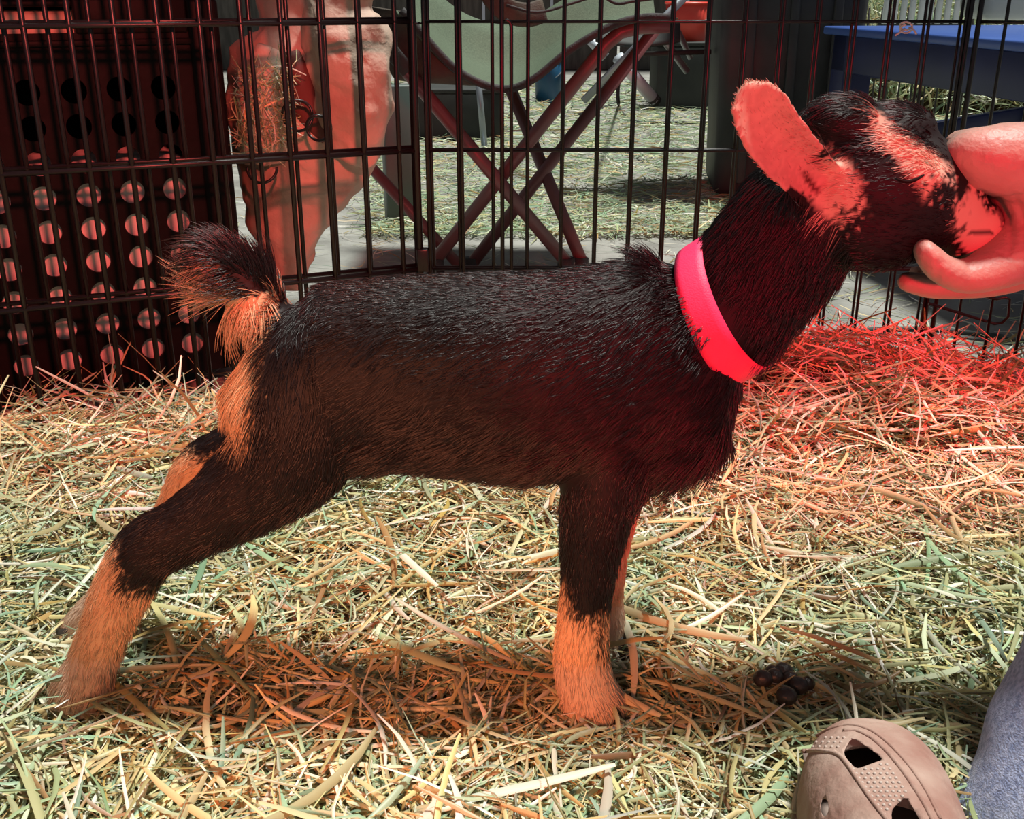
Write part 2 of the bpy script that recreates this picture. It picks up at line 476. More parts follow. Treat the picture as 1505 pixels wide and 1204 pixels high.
# ---------------------------------------------------------------- crate with round holes
CR = P(342, 300, 1.47); CR.z = 0
CLp = P(-40, 300, 1.325); CLp.z = 0
cdir = (CR - CLp).normalized()              # to the right
cn = Vector((cdir.y, -cdir.x, 0))           # towards the camera side
if cn.y > 0: cn = -cn
crate = empty('milk_crate', CR.copy())
tag(crate, 'tall black plastic crate with rows of round holes behind the pen', 'crate')
CH, CWID, CDEP = 0.500, 0.56, 0.30
colx = [0.075 + 0.0545 * k for k in range(9)]; rowz = [0.0435 * (k + 1) for k in range(9)]
def perforated(width, height, cols, rows, r, du, dz, nseg=24):
    """flat panel in (s, z) with round holes, built cell by cell"""
    vs, fs = [], []
    def q(a, b, c, d):
        k = len(vs); vs.extend([a, b, c, d]); fs.append((k, k + 1, k + 2, k + 3))
    us = [0.0] + [c - du / 2 for c in cols] + [cols[-1] + du / 2, width]
    s0, s1 = cols[0] - du / 2, cols[-1] + du / 2
    z0, z1 = rows[0] - dz / 2, rows[-1] + dz / 2
    q((0, 0), (s0, 0), (s0, height), (0, height))
    q((s1, 0), (width, 0), (width, height), (s1, height))
    q((s0, 0), (s1, 0), (s1, z0), (s0, z0))
    q((s0, z1), (s1, z1), (s1, height), (s0, height))
    for c in cols:
        for z in rows:
            k = len(vs)
            for i in range(nseg):
                a = 2 * math.pi * i / nseg
                ca, sa = math.cos(a), math.sin(a)
                m_ = max(abs(ca) , abs(sa))
                vs.append((c + r * ca, z + r * sa)); vs.append((c + du / 2 * ca / m_, z + dz / 2 * sa / m_))
            for i in range(nseg):
                j = (i + 1) % nseg
                fs.append((k + 2 * i, k + 2 * i + 1, k + 2 * j + 1, k + 2 * j))
    return vs, fs
v2d, f2d = perforated(CWID, CH - 0.040, colx, rowz, 0.0155, 0.0545, 0.0435)
def cpt(s, z, d=0.0): return CR - cdir * s + Vector((0, 0, z)) - cn * d
front = part('front_panel', MB().add([cpt(s, z) for s, z in v2d], f2d).mesh(), M_crate, crate, False)
md = front.modifiers.new('t', 'SOLIDIFY'); md.thickness = 0.005; md.offset = 0
def cbox(name, s0, s1, z0, z1, d0, d1, m=M_crate, bev=0.003):
    R = Matrix((cdir, -cn, Vector((0, 0, 1)))).transposed()
    c = cpt((s0 + s1) / 2, (z0 + z1) / 2, (d0 + d1) / 2)
    return part(name, boxmesh(c, (abs(s1 - s0) / 2, abs(d1 - d0) / 2, abs(z1 - z0) / 2), R, bev), m, crate)
cbox('corner_post', -0.004, 0.036, 0, CH, -0.008, 0.030, bev=0.006)
cbox('side_panel', -0.002, 0.004, 0, CH, 0.03, CDEP)
cbox('side_panel', CWID - 0.004, CWID + 0.002, 0, CH, 0.0, CDEP)
cbox('back_panel', 0, CWID, 0, CH, CDEP, CDEP + 0.005)
cbox('top_rail', 0.036, 0.172, CH - 0.042, CH, -0.005, 0.012)
cbox('rib', 0.0, CWID, CH - 0.056, CH - 0.048, -0.007, 0.004, bev=0.002)
cbox('top_rail', 0.41, CWID, CH - 0.042, CH, -0.005, 0.012)
cbox('lid', 0.0, CWID, CH - 0.010, CH - 0.002, 0.014, CDEP)  # cover added to keep daylight out of the crate
cbox('base_plate', 0, CWID, 0.0, 0.006, 0.005, CDEP)
# paper sack in the crate, pale behind the holes
def crumple(me, amp, scale, seed=0.0):
    for v in me.vertices:
        d = noise.noise_vector(v.co * scale + Vector((seed, 0, 0)))
        d2 = noise.noise_vector(v.co * scale * 2.7 + Vector((0, seed, 0)))
        v.co += d * amp + d2 * amp * 0.45
def grid_patch(f, nu, nv):
    vs = [f(i / (nu - 1), j / (nv - 1)) for j in range(nv) for i in range(nu)]
    fs = [(j * nu + i, j * nu + i + 1, (j + 1) * nu + i + 1, (j + 1) * nu + i) for j in range(nv - 1) for i in range(nu - 1)]
    return vs, fs
def slab(name, s0, s1, z0, z1, d0, d1, amp, seed):
    """closed pillow filling part of the crate"""
    mb = MB()
    R = Matrix((cdir, -cn, Vector((0, 0, 1)))).transposed()
    me = boxmesh(cpt((s0 + s1) / 2, (z0 + z1) / 2, (d0 + d1) / 2), ((s1 - s0) / 2, (d1 - d0) / 2, (z1 - z0) / 2), R, 0.02, seg=2)
    bm = bmesh.new(); bm.from_mesh(me)
    bmesh.ops.subdivide_edges(bm, edges=[e for e in bm.edges if e.calc_length() > 0.05], cuts=18, use_grid_fill=True)
    bm.to_mesh(me); bm.free()
    crumple(me, amp, 22, seed)
    return link(name, me, M_paper)
sk = slab('paper_sack', 0.045, 0.52, 0.010, 0.300, 0.011, 0.20, 0.0035, 3.0)
tag(sk, 'pale crumpled paper sack filling the black perforated crate', 'sack')
tn = slab('storage_bin', 0.13, 0.43, 0.44, 0.486, 0.018, 0.16, 0.001, 9.0)
tn.name = 'tan_carton'; tag(tn, 'tan carton showing through the crate handle opening', 'carton')
tn.data.materials[0] = mat('tan_card', (0.62, 0.48, 0.36), 0.8, (0.50, 0.36, 0.28), 10)

fb = slab('feed_bag', 0.05, 0.40, CH, CH + 0.09, 0.02, 0.24, 0.010, 5.0)
fb.data.materials[0] = mat('dark_bag', (0.05, 0.012, 0.03), 0.45, (0.022, 0.02, 0.05), 9)
tag(fb, 'dark purple crumpled bag lying on top of the black crate', 'bag')

# ---------------------------------------------------------------- feed sack hanging by the crate
SY = 1.60
def sackpt(px, py, dy=0.0): return P(px, py, SY + dy)
sack = empty('hay_sack', (sackpt(450, 410).x, SY, 0))
tag(sack, 'hanging canvas hay sack with ringed holes, between crate and camp chair', 'sack')
st = [(-30, 430, 62, .03), (0, 440, 66, .04), (40, 452, 80, .06), (90, 452, 108, .085), (140, 452, 115, .10), (200, 450, 112, .10), (240, 440, 98, .09), (290, 428, 74, .07), (340, 424, 48, .05), (390, 424, 30, .03), (425, 424, 16, .015)]
mb = MB()
sp = spline(st, 5)
tube(mb, [sackpt(c, y) for y, c, r, d in sp], [(r * S(y, SY), d * 0.8) for y, c, r, d in sp], 48, depth=(0, 1, 0))
me = mb.mesh()
for v in me.vertices:
    q = v.co
    a = noise.noise(Vector((q.x * 42, q.y * 42, q.z * 9))) * 0.008 + noise.noise(q * 30) * 0.006 + noise.noise(Vector((q.x * 20 + q.z * 40, q.y * 20, q.z * 14))) * 0.008
    d = Vector((q.x - sackpt(450, 200).x, q.y - SY, 0)); d.normalize()
    v.co = q + d * a
part('sack_body', me, M_sack, sack)
# flap folded over the right half
fl = [(-20, 505, 40, .02), (20, 500, 55, .04), (60, 508, 64, .06), (110, 514, 62, .07), (160, 516, 58, .07), (205, 512, 52, .05), (232, 505, 36, .03)]
sp = spline(fl, 5); mb = MB()
tube(mb, [sackpt(c, y, -0.055) for y, c, r, d in sp], [(r * S(y, SY - .05), d * 0.7) for y, c, r, d in sp], 36, depth=(0, 1, 0))
me = mb.mesh()
for v in me.vertices:
    q = v.co
    v.co = q + Vector((noise.noise(q * 35), noise.noise(q * 35 + Vector((5, 0, 0))), noise.noise(q * 28))) * 0.010 + Vector((0, -1, 0)) * noise.noise(Vector((q.x * 60 + q.z * 50, q.y * 10, q.z * 30))) * 0.006
part('sack_flap', me, M_sack, sack)
fl = [(70, 398, 20, .02), (110, 388, 34, .04), (160, 386, 42, .05), (205, 388, 42, .05), (240, 390, 30, .03)]
sp = spline(fl, 5); mb = MB()
tube(mb, [sackpt(c, y, -0.06) for y, c, r, d in sp], [(r * S(y, SY - .05), d * 0.7) for y, c, r, d in sp], 28, depth=(0, 1, 0))
me = mb.mesh(); crumple(me, 0.006, 30, 2)
part('sack_flap', me, M_sack, sack)
# gap between the two flaps, its shade put into a dark colour
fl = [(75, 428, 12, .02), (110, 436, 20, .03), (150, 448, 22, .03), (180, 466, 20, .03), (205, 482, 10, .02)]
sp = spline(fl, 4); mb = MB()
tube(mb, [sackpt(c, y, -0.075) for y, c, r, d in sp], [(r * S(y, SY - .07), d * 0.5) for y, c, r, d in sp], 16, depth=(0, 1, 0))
part('fold_shade', mb.mesh(), mat('fold_shade_colour', (0.12, 0.035, 0.03), 0.8), sack)
def ring(px, py, rpx, dy, rot, a0=0, a1=2 * math.pi):
    r = rpx * S(py, SY + dy)
    c = sackpt(px, py, dy)
    pts = [c + Vector((r * math.cos(a), 0.004 * math.sin(a * 2 + rot), r * math.sin(a))) for a in np.linspace(a0, a1, 22)]
    part('hole_ring', tube(MB(), pts, 0.0022, 6).mesh(), M_wire, sack)
ring(437, 170, 22, -0.118, 0.3); ring(468, 188, 18, -0.125, 1.0); ring(384, 246, 22, -0.115, 2.0, math.pi, 2 * math.pi)
n = 260
hx = RNG.uniform(346, 430, n); hy = RNG.uniform(95, 225, n)
cc = np.array([sackpt(a, b, -0.118 + random.uniform(-0.008, 0.01)) for a, b in zip(hx, hy)])
v, f, c = blades(cc, RNG.uniform(0.02, 0.07, n), RNG.uniform(0.001, 0.0026, n), RNG.normal(0, 0.9, n), 3)
o = part('hay_tuft', mesh_np('hay_tuft', v, f, c), M_hay, sack); o['kind'] = 'stuff'

# ---------------------------------------------------------------- camp chair
chair = empty('camp_chair', P(740, 390, 2.05))
chair.location.z = 0
tag(chair, 'folding camp chair with green mesh seat and crossed maroon legs', 'chair')
def leg(a, b, r=0.0125):
    part('leg', tube(MB(), [P(*a), P(*b)], r, 12).mesh(), M_tube, chair)
part('leg', tube(MB(), [P(632, 392, 2.03), P(890, 66, 2.02), P(912, 47, 2.02), P(940, 40, 2.02), P(985, 38, 2.03)], 0.0125, 12).mesh(), M_tube, chair); leg((548, 45, 2.00), (838, 392, 2.00))
leg((690, 392, 2.12), (975, 28, 2.22)); leg((750, 130, 2.26), (858, 392, 2.06))
leg((528, 226, 2.10), (680, 396, 2.08), 0.011)
for a, y in ((640, 2.03), (832, 2.00), (690, 2.12), (853, 2.06)):
    q = P(a, 388, y)
    part('rubber_foot', tube(MB(), [q + Vector((0, 0, 0.012)), q + Vector((0, 0, -0.022))], [0.016, 0.018], 12).mesh(), M_black_cloth, chair)
# sagging seat: front edge through traced points, rising to the back
edge = spline([(590, 15), (625, 55), (665, 98), (705, 122), (745, 131), (785, 116), (840, 72), (900, 38), (945, 26), (985, 26)], 6)
ne = len(edge)
def seatf(u, v):
    i = min(int(u * (ne - 1)), ne - 2); t = u * (ne - 1) - i
    px = edge[i][0] * (1 - t) + edge[i + 1][0] * t; py = edge[i][1] * (1 - t) + edge[i + 1][1] * t
    q = P(px, py, 1.98)
    bk = 0.42 * v
    back = Vector((q.x * 1.05, 1.98 + bk, q.z * (1 - 0.25 * v) + 0.43 * 0.25 * v + 0.30 * max(0, v - .75)))
    return back
vs_, fs_ = grid_patch(seatf, 40, 14)
seat = part('seat', MB().add(vs_, fs_).mesh(), M_mesh, chair)
seat.modifiers.new('t', 'SOLIDIFY').thickness = 0.003
part('seat_binding', tube(MB(), [P(a, b, 1.977) for a, b in edge], [(0.007, 0.004)] * ne, 8, depth=(0, 1, 0)).mesh(), M_black_cloth, chair)
# cloth skirt left of the seat
sk1 = [(540, 10), (560, 60), (575, 110), (600, 120), (690, 126)]
sk2 = [(592, 18), (630, 62), (665, 100), (690, 118), (705, 126)]
a1, a2 = spline(sk1, 4), spline(sk2, 4)
def skf(u, v):
    i = min(int(u * (len(a1) - 1)), len(a1) - 2); t = u * (len(a1) - 1) - i
    p1 = a1[i] * (1 - t) + a1[i + 1] * t; p2 = a2[i] * (1 - t) + a2[i + 1] * t
    q = p1 * (1 - v) + p2 * v
    return P(q[0], q[1], 2.03 - 0.03 * v + 0.01 * math.sin(u * 9))
vs_, fs_ = grid_patch(skf, 20, 6)
o = part('seat_skirt', MB().add(vs_, fs_).mesh(), M_olive, chair); o.modifiers.new('t', 'SOLIDIFY').thickness = 0.003
# arm strap, back panel and arm
def strip(name, pts, y, hw, m):
    sp = spline(pts, 5)
    part(name, tube(MB(), [P(a, b, y + (dy if dy else 0)) for a, b, dy in sp], [(hw, 0.003)] * len(sp), 8, depth=(0, 1, 0), sup=4).mesh(), m, chair)
strip('strap', [(505, -25, 0), (535, 20, 0), (575, 75, 0), (600, 105, 0.01)], 1.965, 0.014, M_black_cloth)
strip('arm_strap', [(700, -60, 0), (722, -10, 0), (745, 15, 0), (775, 22, .02), (800, 15, .04)], 1.94, 0.020, M_olive)
strip('drawstring', [(745, 8, 0), (790, 18, 0), (840, 5, 0.02), (880, -8, .03)], 1.93, 0.0025, M_black_cloth)
strip('drawstring', [(880, -10, 0), (905, 5, 0), (930, 2, 0.0), (960, -2, 0)], 1.93, 0.0025, M_black_cloth)

# ---------------------------------------------------------------- things beyond
def tubes(root, name, a, b, r, m, n=10):
    return part(name, tube(MB(), [a, b], r, n).mesh(), m, root)
# second folding chair with pale metal legs
fc = empty('folding_chair', G(930, 150)); tag(fc, 'folding chair with pale metal legs and dark cloth, far behind camp chair', 'chair')
tubes(fc, 'leg', P(908, 84, 3.00), P(962, 148, 3.05), 0.017, M_lightgrey, 12)
tubes(fc, 'leg', P(1010, -8, 2.75), P(858, 148, 2.85), 0.010, M_grey, 12)
tubes(fc, 'leg', P(868, 60, 3.3), P(890, 84, 3.3), 0.014, M_lightgrey)
tubes(fc, 'leg', P(960, 38, 3.1), P(1010, 105, 3.15), 0.010, M_grey)
tubes(fc, 'leg', P(985, 22, 3.2), P(1015, 85, 3.25), 0.009, M_grey)
tubes(fc, 'crossbar', P(930, 80, 3.12), P(1045, 76, 3.12), 0.007, M_dark)
def fcseat(u, v): return P(875 + 125 * u, 32 + 30 * v + 8 * math.sin(u * 3.1), 3.12 - 0.1 * v)
vs_, fs_ = grid_patch(fcseat, 10, 6)
o = part('seat', MB().add(vs_, fs_).mesh(), M_dark, fc); o.modifiers.new('t', 'SOLIDIFY').thickness = 0.008
tubes(fc, 'rubber_foot', P(958, 143, 3.045), P(964, 150, 3.055), 0.018, M_dark)
# cable on the ground
cp = spline([(912, 100), (908, 140), (914, 165), (935, 179), (980, 180), (1035, 181), (1080, 182)], 6)
cab = part_ = link('cable', tube(MB(), [G(a, b, -0.022) if b > 150 else P(a, b, 3.2) for a, b in cp], 0.006, 6).mesh(), M_dark)
tag(cab, 'dark cable looped on the ground left of the charcoal bin', 'cable')
cp = spline([(845, 168), (880, 160), (920, 148), (955, 142)], 6)
cab = link('cable', tube(MB(), [G(a, b, -0.022) for a, b in cp], 0.007, 6).mesh(), M_dark)
tag(cab, 'short dark cable running from chair leg to pale metal leg', 'cable')
cp = spline([(1180, 494, -.02), (1270, 486, -.02), (1360, 484, -.02), (1430, 490, -.02), (1505, 500, -.02), (1560, 505, -.02)], 5)
cab = link('cable', tube(MB(), [G(a, b, z) for a, b, z in cp], 0.005, 6).mesh(), M_dark)
tag(cab, 'dark cable lying on the dirt just beyond the red hay mound', 'cable')
# red bucket
def bucket(name, px, py_b, y, h, rt, rb_, m, label, cat='bucket', raised=False):
    q = P(px, py_b, y) if raised else G(px, py_b, -0.03); e = empty(name, q); tag(e, label, cat)
    n = 28
    part('shell', tube(MB(), [q, q + Vector((0, 0, h * .5)), q + Vector((0, 0, h))], [rb_, (rb_ + rt) / 2, rt], n).mesh(), m, e)
    rp = [q + Vector((rt * math.cos(a), rt * math.sin(a), h)) for a in np.linspace(0, 2 * math.pi, n)]
    part('rim', tube(MB(), rp, 0.006, 6, caps=False).mesh(), m, e)
    hp = [q + Vector((rt * math.cos(a), -0.02 - rt * .6 * math.sin(a), h - 0.03 - 0.07 * math.sin(a))) for a in np.linspace(0, math.pi, 14)]
    part('handle', tube(MB(), hp, 0.003, 6).mesh(), M_grey, e)
bucket('bucket', 1008, 60, 5.4, 0.17, 0.105, 0.09, M_red, 'red bucket on a dark box at the left edge of the charcoal bin', raised=True)
q = P(1008, 60, 5.4)
sb = empty('storage_box', (q.x, q.y, -0.03)); tag(sb, 'dark upright box carrying the red bucket', 'box')
part('body', boxmesh((q.x, q.y, (q.z - 0.018 - 0.03) / 2), (0.15, 0.14, (q.z - 0.018 + 0.03) / 2), bev=0.008), M_dark, sb)
part('lid', boxmesh((q.x, q.y, q.z - 0.009), (0.16, 0.15, 0.009), bev=0.004), M_dark, sb)
bucket('bucket', 806, 150, 2.95, 0.22, 0.075, 0.065, M_bluebucket, 'blue bucket under the seat of the camp chair')
bucket('bucket', 640, 165, 2.90, 0.20, 0.07, 0.06, M_bluebucket, 'blue bucket beside the dark box, left of camp chair legs')
# dark box and pale tub behind the chair
q = G(630, 196)
dbx = empty('storage_box', q); tag(dbx, 'dark low storage box on the ground behind the camp chair', 'box')
part('body', boxmesh((P(640, 196, q.y + .1).x, q.y + 0.12, 0.06), (0.26, 0.12, 0.09), bev=0.008), M_dark, dbx)
part('lid', boxmesh((P(640, 196, q.y + .1).x, q.y + 0.12, 0.155), (0.27, 0.13, 0.008), bev=0.005), M_dark, dbx)
pp = empty('standing_lamp_pole', G(712, 215)); pp.name = 'grey_pole'
tag(pp, 'thin grey metal pole with a foot seen through the camp chair legs', 'pole')
tubes(pp, 'shaft', G(712, 214) + Vector((0, 0, 0)), P(700, 90, G(712, 215).y + 0.05), 0.011, M_grey, 12)
q = G(712, 216); part('foot', boxmesh((q.x, q.y, -0.02), (0.03, 0.02, 0.008), bev=0.003), M_grey, pp)
q = G(672, 190)
tubes(pp, 'clamp', P(680, 180, q.y), P(702, 184, q.y + .05), 0.012, M_dark)
bx = empty('glass_tank', G(572, 228)); tag(bx, 'greenish grey upright board leaning beside the hay sack', 'board'); bx.name = 'leaning_board'
part('face', boxmesh((P(578, 180, 2.55).x, 2.62, 0.135), (0.035, 0.02, 0.165), rotz(0.3), bev=0.004), mat('green_grey_board', (0.10, 0.13, 0.12), 0.5), bx)
# charcoal bin
binq = G(1160, 262)
bn = empty('trash_bin', (binq.x, binq.y, -0.03)); tag(bn, 'large charcoal plastic bin standing beyond the pen behind the ear', 'bin')
bx0 = P(1035, 200, 3.05).x; bx1 = P(1278, 200, 2.9).x
ang = -0.10
cxb, hwb = (bx0 + bx1) / 2, (bx1 - bx0) / 2 - 0.01
cyb = 2.90 + hwb
part('body', boxmesh((cxb, cyb, 0.42), (hwb, hwb, 0.45), rotz(ang), bev=0.03, taper=0.88, seg=3), M_bin, bn)
for k in (-0.55, 0.0, 0.55):
    part('rib', boxmesh(Vector((cxb, cyb, 0.42)) + rotz(ang) @ Vector((k * hwb, -hwb * 0.955, 0)), (0.012, 0.012, 0.40), rotz(ang) @ Matrix.Rotation(-0.06, 3, 'X'), bev=0.004), M_bin, bn)
part('rim', boxmesh((cxb, cyb, 0.86), (hwb + 0.02, hwb + 0.02, 0.02), rotz(ang), bev=0.01), M_bin, bn)
# blue bench
BT = 0.43
bl = empty('blue_bench', (P(1360, 160, 2.75).x, 2.8, -0.03)); tag(bl, 'low blue bench with square legs and a stretcher, beyond the kid', 'bench')
f0 = G(1222, 38, BT); f1 = G(1520, 60, BT)
dd = Vector((f1.x - f0.x, f1.y - f0.y, 0)).normalized(); dn = Vector((-dd.y, dd.x, 0))
if dn.y < 0: dn = -dn
Rb = Matrix((dd, dn, Vector((0, 0, 1)))).transposed()
Lb = 1.0
def bb(name, s0, s1, d0, d1, z0, z1, m=M_blue, bev=0.004):
    c = Vector((f0.x, f0.y, 0)) + dd * ((s0 + s1) / 2) + dn * ((d0 + d1) / 2) + Vector((0, 0, (z0 + z1) / 2))
    part(name, boxmesh(c, ((s1 - s0) / 2, (d1 - d0) / 2, (z1 - z0) / 2), Rb, bev), m, bl)
bb('top', 0, Lb, -0.02, 0.62, BT - 0.018, BT, M_bluetop)
bb('apron', 0.02, Lb - .02, 0.0, 0.03, BT - 0.10, BT - 0.018)
bb('apron', 0.02, Lb - .02, 0.55, 0.58, BT - 0.09, BT - 0.018)
bb('leg', 0.02, 0.09, 0.0, 0.07, -0.03, BT - 0.018)
legs = (P(1468, 120, f0.y + .02).x - f0.x) / dd.x
bb('leg', legs - 0.036, legs + 0.036, 0.0, 0.07, -0.03, BT - 0.018)
bb('leg', legs - 0.036, legs + 0.036, 0.52, 0.58, -0.03, BT - 0.018)
bb('leg', 0.02, 0.09, 0.52, 0.58, -0.03, BT - 0.018)
bb('stretcher', 0.05, Lb - .05, 0.02, 0.05, 0.09, 0.15)
part('stretcher', boxmesh(P(1435, 182, 2.70), (0.24, 0.012, 0.022), Matrix.Rotation(-0.16, 3, 'Y') @ rotz(0.05), bev=0.004), M_blue, bl)
# tub on the bench
tb = empty('plastic_tub', G(1490, 34, BT + .002)); tag(tb, 'pale translucent plastic tub standing on the blue bench', 'tub')
q = G(1500, 30, BT + .002) + Vector((0.03, 0.10, 0))
part('shell', boxmesh(q + Vector((0, 0, 0.09)), (0.14, 0.11, 0.09), rotz(-0.05), bev=0.03, taper=0.92, seg=4), M_tub, tb)
part('rim', boxmesh(q + Vector((0, 0, 0.18)), (0.15, 0.12, 0.008), rotz(-0.05), bev=0.005), M_tub, tb)
# slatted crate behind the bench
sq = P(1355, 14, 4.1)
sc_ = empty('slatted_crate', sq); tag(sc_, 'grey slatted crate on the hay behind the blue bench', 'crate')
for i in range(9):
    part('slat', boxmesh(sq + Vector((-0.13 + i * 0.032, 0, 0.04)), (0.010, 0.006, 0.09), bev=0.002, seg=1), M_lightgrey, sc_)
part('rail', boxmesh(sq + Vector((0, 0.01, -0.045)), (0.15, 0.008, 0.010), bev=0.002, seg=1), M_dark, sc_)
part('rail', boxmesh(sq + Vector((0, 0.01, 0.12)), (0.15, 0.008, 0.010), bev=0.002, seg=1), M_dark, sc_)
# hay heap beyond the bench
n = 9000
hx = RNG.uniform(1.35, 3.8, n); t = RNG.uniform(0, 1, n)
hy = 5.0 + 1.0 * t; hz = -0.02 + 0.44 * np.sqrt(np.clip(t * 1.6, 0, 1)) + RNG.uniform(-0.03, 0.03, n)
v, f, c = blades(np.stack([hx, hy, hz], 1), RNG.uniform(0.08, 0.30, n), RNG.uniform(0.006, 0.014, n), RNG.normal(0, 0.7, n), 4, bend=1.1,
                 palw=np.array([.2, .1, .3, .3, .15, .02, .05, .05, .3, .05]))
heap = link('hay_heap', mesh_np('hay_heap', v, f, c), M_hay)
tag(heap, 'heap of green hay lying beyond the blue bench', 'hay', kind='stuff')
vs_, fs_ = grid_patch(lambda u, w: (1.4 + 2.5 * u, 5.05 + 1.2 * w, -0.04 + 0.40 * math.sqrt(min(1, w * 1.5))), 30, 10)
o = link('heap_core', MB().add(vs_, fs_).mesh(), M_soil); o.parent = heap; o['kind'] = 'stuff'
# low wire fence in front of the heap
wf = empty('wire_fence', (1.6, 4.7, 0)); tag(wf, 'low thin wire fence in front of the green hay heap', 'fence')
x0, x1 = P(1268, 100, 4.7).x, P(1420, 100, 4.7).x
for i in range(9):
    xx = x0 + (x1 - x0) * i / 8
    rod('vertical_wire', [(xx, 4.7, -0.03), (xx, 4.7, 0.44)], 0.004, wf)
for z in (0.16, 0.21, 0.26, 0.31, 0.36):
    rod('cross_wire', [(x0, 4.7, z), (x0 + (x1 - x0) * (1.0 if z > .3 else 0.55), 4.7, z)], 0.003, wf)

# ---------------------------------------------------------------- the kid (baby goat)
def stations(lst, k=6):
    """(px, py, r_px, y, depth radius) -> points, radii"""
    sp = spline(lst, k)
    pts = [P(a[0], a[1], a[3]) for a in sp]
    rad = [(max(a[2], 2) * S(a[1], a[3]), max(a[4], 0.002)) for a in sp]
    return pts, rad
trunk = [(372, 440, 590), (385, 428, 620), (405, 423, 650), (450, 420, 682), (520, 415, 690), (600, 409, 684), (700, 404, 694), (800, 400, 708), (880, 389, 718), (950, 382, 712), (1000, 384, 692), (1045, 395, 655), (1070, 428, 616), (1088, 474, 568)]
tw = [.022, .036, .045, .054, .060, .064, .066, .065, .060, .053, .049, .042, .032, .018]
SEG = {}
SEG['trunk'] = [((x), (a + b) / 2, (b - a) / 2, 0.71, w) for (x, a, b), w in zip(trunk, tw)]
SEG['neck'] = [(985, 500, 100, .71, .046), (1062, 458, 93, .71, .041), (1105, 412, 95, .708, .038), (1148, 362, 98, .706, .037), (1192, 312, 98, .704, .038), (1235, 280, 88, .702, .036)]
SEG['head'] = [(1188, 268, 66, .70, .030), (1220, 272, 92, .70, .040), (1262, 274, 107, .70, .046), (1310, 283, 104, .70, .047), (1350, 297, 92, .70, .042), (1382, 312, 78, .70, .034), (1410, 326, 62, .70, .028), (1436, 330, 48, .70, .025), (1456, 330, 33, .70, .021), (1466, 330, 16, .70, .012)]
SEG['near_fore'] = [(925, 530, 24, .712, .012), (916, 570, 60, .700, .026), (906, 622, 80, .690, .034), (893, 680, 70, .684, .032), (880, 735, 58, .678, .027), (870, 795, 48, .674, .022), (865, 845, 40, .671, .018), (858, 905, 37, .669, .0165), (855, 960, 40, .668, .0175), (860, 1000, 42, .667, .019), (868, 1030, 46, .666, .021), (872, 1052, 47, .665, .021)]
SEG['far_fore'] = [(925, 560, 20, .712, .012), (915, 640, 60, .735, .030), (905, 720, 42, .738, .024), (893, 800, 32, .742, .018), (888, 870, 28, .745, .016), (888, 915, 30, .747, .017), (893, 948, 30, .748, .018), (895, 965, 28, .748, .018)]
SEG['near_hind'] = [(478, 446, 20, .712, .010), (468, 482, 62, .704, .026), (458, 530, 90, .694, .036), (448, 600, 108, .688, .040), (420, 668, 90, .682, .036), (352, 727, 66, .677, .028), (282, 772, 50, .673, .022), (218, 808, 46, .671, .020), (182, 862, 42, .671, .017), (156, 922, 36, .673, .016), (136, 975, 36, .676, .0175), (124, 1008, 42, .678, .020), (120, 1032, 43, .679, .020)]
SEG['far_hind'] = [(470, 520, 24, .714, .012), (430, 620, 80, .735, .034), (365, 655, 46, .742, .024), (296, 684, 34, .750, .019), (262, 736, 27, .757, .016), (225, 812, 25, .761, .015), (150, 885, 25, .764, .015), (118, 925, 28, .766, .0165), (110, 943, 28, .767, .0165)]
SEG['tail'] = [(425, 575, 14, .71, .010), (412, 525, 28, .71, .018), (396, 478, 36, .71, .021), (372, 436, 38, .71, .020), (345, 404, 38, .71, .018), (316, 382, 29, .71, .014), (294, 376, 19, .71, .010), (280, 380, 8, .71, .005)]
mb = MB()
flow_p, flow_d, flow_r, flow_s, flow_t = [], [], [], [], []
names = list(SEG)
for si, nm in enumerate(names):
    pts, rad = stations(SEG[nm])
    tube(mb, pts, rad, 28, depth=(0, 1, 0), sup=2.2 if nm == 'trunk' else 2.0)
    for i in range(len(pts)):
        d = (pts[min(i + 1, len(pts) - 1)] - pts[max(i - 1, 0)]).normalized()
        if nm in ('trunk', 'head', 'neck'): d = -d
        if nm == 'trunk': d = (d + Vector((0, 0, -0.45))).normalized()
        if nm == 'neck': d = (d + Vector((0, 0, -0.25))).normalized()
        flow_p.append(pts[i]); flow_d.append(d); flow_r.append(rad[i][0]); flow_s.append(si); flow_t.append(i / (len(pts) - 1))
# round end caps so the remeshed body closes softly
def ball(mb, c, r, n=12):
    pts, rd = [], []
    for i in range(n + 1):
        a = math.pi * i / n
        pts.append(Vector(c) + Vector((0, 0, -r[2] * math.cos(a)))); rd.append((max(r[0] * math.sin(a), 1e-4), max(r[1] * math.sin(a), 1e-4)))
    return tube(mb, pts, rd, 20, depth=(0, 1, 0))
ball(mb, P(1352, 268, .662), (.017, .010, .013))       # brow and closed eyelid
ball(mb, P(1352, 268, .738), (.017, .010, .013))
ball(mb, P(1300, 330, .672), (.032, .018, .030))       # cheek
ball(mb, P(1300, 330, .728), (.032, .018, .030))
ball(mb, P(1245, 178, .70), (.026, .026, .016))        # poll
ball(mb, P(1320, 185, .70), (.024, .024, .014))
ball(mb, P(1425, 352, .682), (.020, .010, .016))       # upper lip
ball(mb, P(1425, 352, .718), (.020, .010, .016))
ball(mb, P(1412, 385, .70), (.024, .018, .009))        # chin
